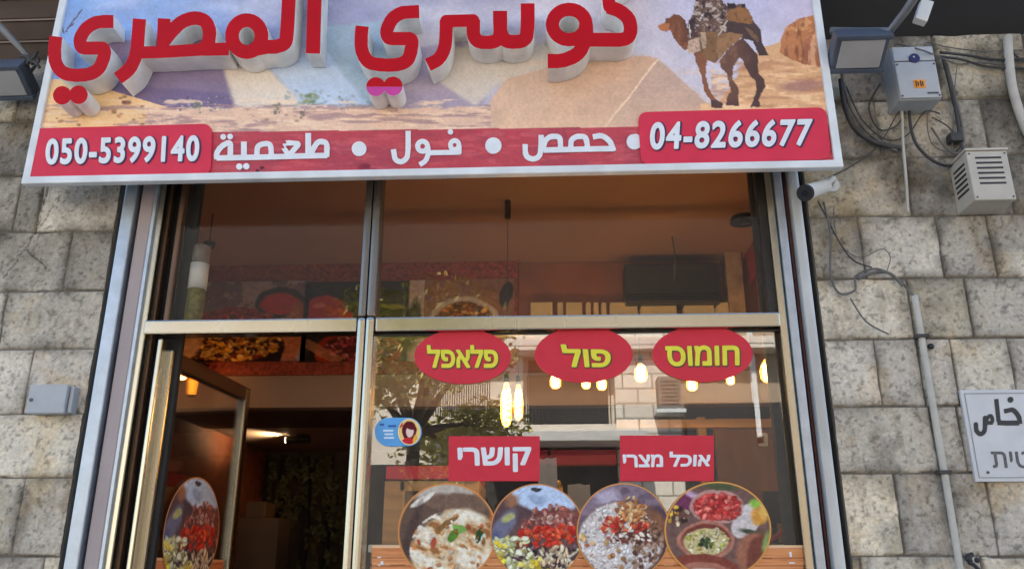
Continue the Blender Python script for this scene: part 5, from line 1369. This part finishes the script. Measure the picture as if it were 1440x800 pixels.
# ------------------------------------------------------------------ ACROSS THE STREET (seen mirrored in the glass)
OY = 12.0
def om(px, py, Y=OY):
    v = at(px, py, Y); return Vector((v.x, -Y, v.z))
M['opp_stone'] = mat('sunlit_limestone', (.56, .50, .41), .85, 0, .18, 4, .3, 20)
nt2 = M['opp_stone'].node_tree; n2_, l2_ = nt2.nodes, nt2.links
bk = n2_.new('ShaderNodeTexBrick'); bk.inputs['Scale'].default_value = 1.0; bk.inputs['Brick Width'].default_value = .55; bk.inputs['Row Height'].default_value = .28; bk.inputs['Mortar Size'].default_value = .018
bk.inputs['Color1'].default_value = (.74, .67, .57, 1); bk.inputs['Color2'].default_value = (.62, .55, .46, 1); bk.inputs['Mortar'].default_value = (.30, .26, .21, 1)
tc = n2_.new('ShaderNodeTexCoord'); mp = n2_.new('ShaderNodeMapping'); mp.inputs['Rotation'].default_value = (R(90), 0, 0); l2_.new(tc.outputs['Object'], mp.inputs[0]); l2_.new(mp.outputs[0], bk.inputs['Vector']); l2_.new(bk.outputs[0], n2_['Principled BSDF'].inputs['Base Color'])
M['opp_plain'] = mat('sunlit_render', (.66, .58, .48), .85, 0, .12, 2, .1, 20)
M['opp_dark'] = mat('shaded_opening', (.028, .025, .022), .6)
ob = empty('apartment_house', (0, -OY - 3, 0), 'pale stone apartment house with balconies across the street', 'building')
MB().box(-9, 11, -OY - 6, -OY - .4, 0, 11).build('wall', M['opp_plain'], ob)
p, q = om(862, 478), om(962, 640); MB().box(p.x, q.x, -OY - .38, -OY, 0, 6.05, .03).build('stone_bay', M['opp_stone'], ob)
p = om(1000, 500); MB().box(q.x + .01, 9, -OY - .39, -OY - .25, 0, 6.05).build('side_wall', mat('ochre_render', (.34, .25, .17), .85), ob)
p = om(740, 500); MB().box(-9, om(735, 500).x, -OY - .39, -OY - .2, 0, 6.05).build('side_wall', M['opp_plain'], ob)
for py, th in ((478, .16), (487, .1)):
    z_ = om(880, py).z; MB().box(-8.5, 9, -OY - .38, -OY + .22, z_ - th, z_, .01).build('cornice', M['opp_plain'], ob)
for (a, y0, b, y1) in ((742, 500, 858, 600), (612, 500, 690, 590)):
    p, q = om(a, y0), om(b, y1); MB().box(p.x, q.x, -OY - .36, -OY - .34, q.z, p.z).build('window', M['opp_dark'], ob)
    g = MB(); zb3 = q.z + .9
    for k in range(26): xk = p.x + (q.x - p.x) * k / 25; g.cyl((xk, -OY + .35, q.z), (xk, -OY + .35, zb3), .012, seg=6)
    g.box(p.x, q.x, -OY + .32, -OY + .38, zb3, zb3 + .05); g.build('railing', M['black'], ob)
    MB().box(p.x - .15, q.x + .15, -OY - .33, -OY + .42, q.z - .16, q.z - .01, .01).build('balcony_slab', M['opp_plain'], ob)
MB().box(-8.8, 10.8, -OY - .39, -OY - .37, 6.25, 10.9).build('added_dark_screen', M['opp_dark'], ob)  # added flat dark screen, keeps bright reflections out of the upper panes
p, q = om(684, 614), om(905, 627); MB().box(p.x, q.x, -OY - .38, -OY + .75, q.z, p.z, .02).build('shop_canopy', mat('white_canopy', (.52, .50, .46), .6), ob)
for k, (a, b) in enumerate(((690, 770), (775, 868))):
    p, q = om(a, 632), om(b, 651); MB().box(p.x, q.x, -OY - .09, -OY - .03, q.z, p.z).build('shop_fascia', M['panel_red'], ob)
p, q = om(965, 563), om(1130, 657); MB().box(p.x, q.x, -OY - .24, -OY - .2, q.z, p.z).build('shop_opening', M['opp_dark'], ob)
p, q = om(500, 652), om(1130, 800); MB().box(p.x, q.x, -OY - .18, -OY - .1, .2, p.z).build('shop_opening', M['opp_dark'], ob)
p, q = om(925, 528, OY - .4), om(960, 574, OY - .4)
t = empty('outdoor_unit', ((p.x + q.x) / 2, -OY + .2, q.z), 'white air conditioner outdoor unit on the pale stone bay across the street', 'air conditioner')
MB().box(p.x, q.x, -OY + .004, -OY + .4, q.z, p.z, .02).build('casing', mat('dusty_grey_casing', (.16, .145, .13), .6), t)
g = MB()
for k in range(7): zk = q.z + .08 + k * (p.z - q.z - .12) / 7; g.box(p.x + .05, q.x - .05, -OY + .402, -OY + .41, zk, zk + .02)
g.build('fan_grille', M['opp_dark'], t)
MB().box(p.x - .06, q.x + .06, -OY + .004, -OY + .45, q.z - .07, q.z - .002).build('bracket', M['white_plastic'], t)
p, q = om(1058, 455), om(1069, 612); MB().box(p.x, q.x, -OY - .24, -OY - .12, q.z, p.z, .02).build('drain_pipe', M['white_plastic'], ob)
def tree(px, py, Y, rad, hgt, n, label, seed, col):
    c = om(px, py, Y); r_ = random.Random(seed)
    t = empty('street_tree', (c.x, -Y, 0), label, 'tree', 'trees across the street')
    base = Vector((c.x, -Y, 0)); g = MB(); fork = Vector((c.x + .1, -Y, c.z - rad * .5))
    g.tube([base, base + Vector((.06, 0, fork.z * .5)), fork], [.16, .13, .10], 10)
    cl = []
    for k in range(10):
        e = c + Vector((r_.uniform(-1, 1) * rad, r_.uniform(-.8, .8) * rad, r_.uniform(-.5, .8) * hgt)); cl.append((e, r_.uniform(.35, .6) * rad)); g.tube([fork, (fork + e) / 2 + Vector((0, 0, .1)), e], [.06, .04, .02], 6)
    g.build('trunk', mat('bark', (.12, .09, .06), .9, 0, .3, 10), t)
    b = bmesh.new()
    for e, cr_ in cl:
        for k in range(n):
            d = Vector((r_.gauss(0, 1), r_.gauss(0, 1), r_.gauss(0, 1))).normalized() * cr_ * r_.uniform(.35, 1.1) ; d.z *= .75
            q = e + d; s = r_.uniform(.035, .075); u = Vector((r_.uniform(-1, 1), r_.uniform(-1, 1), r_.uniform(-.5, .5))).normalized(); v = u.orthogonal().normalized()
            b.faces.new([b.verts.new(q + u * s), b.verts.new(q + v * s * .5), b.verts.new(q - u * s), b.verts.new(q - v * s * .5)])
    me = bpy.data.meshes.new('crown'); b.to_mesh(me); b.free(); link('crown', me, mat('leaf_green', col, .5, 0, .5, 2), t)
tree(575, 540, 8.5, 1.5, 1.5, 900, 'broad green street tree mirrored beside the mullion', 3, (.50, .45, .15))
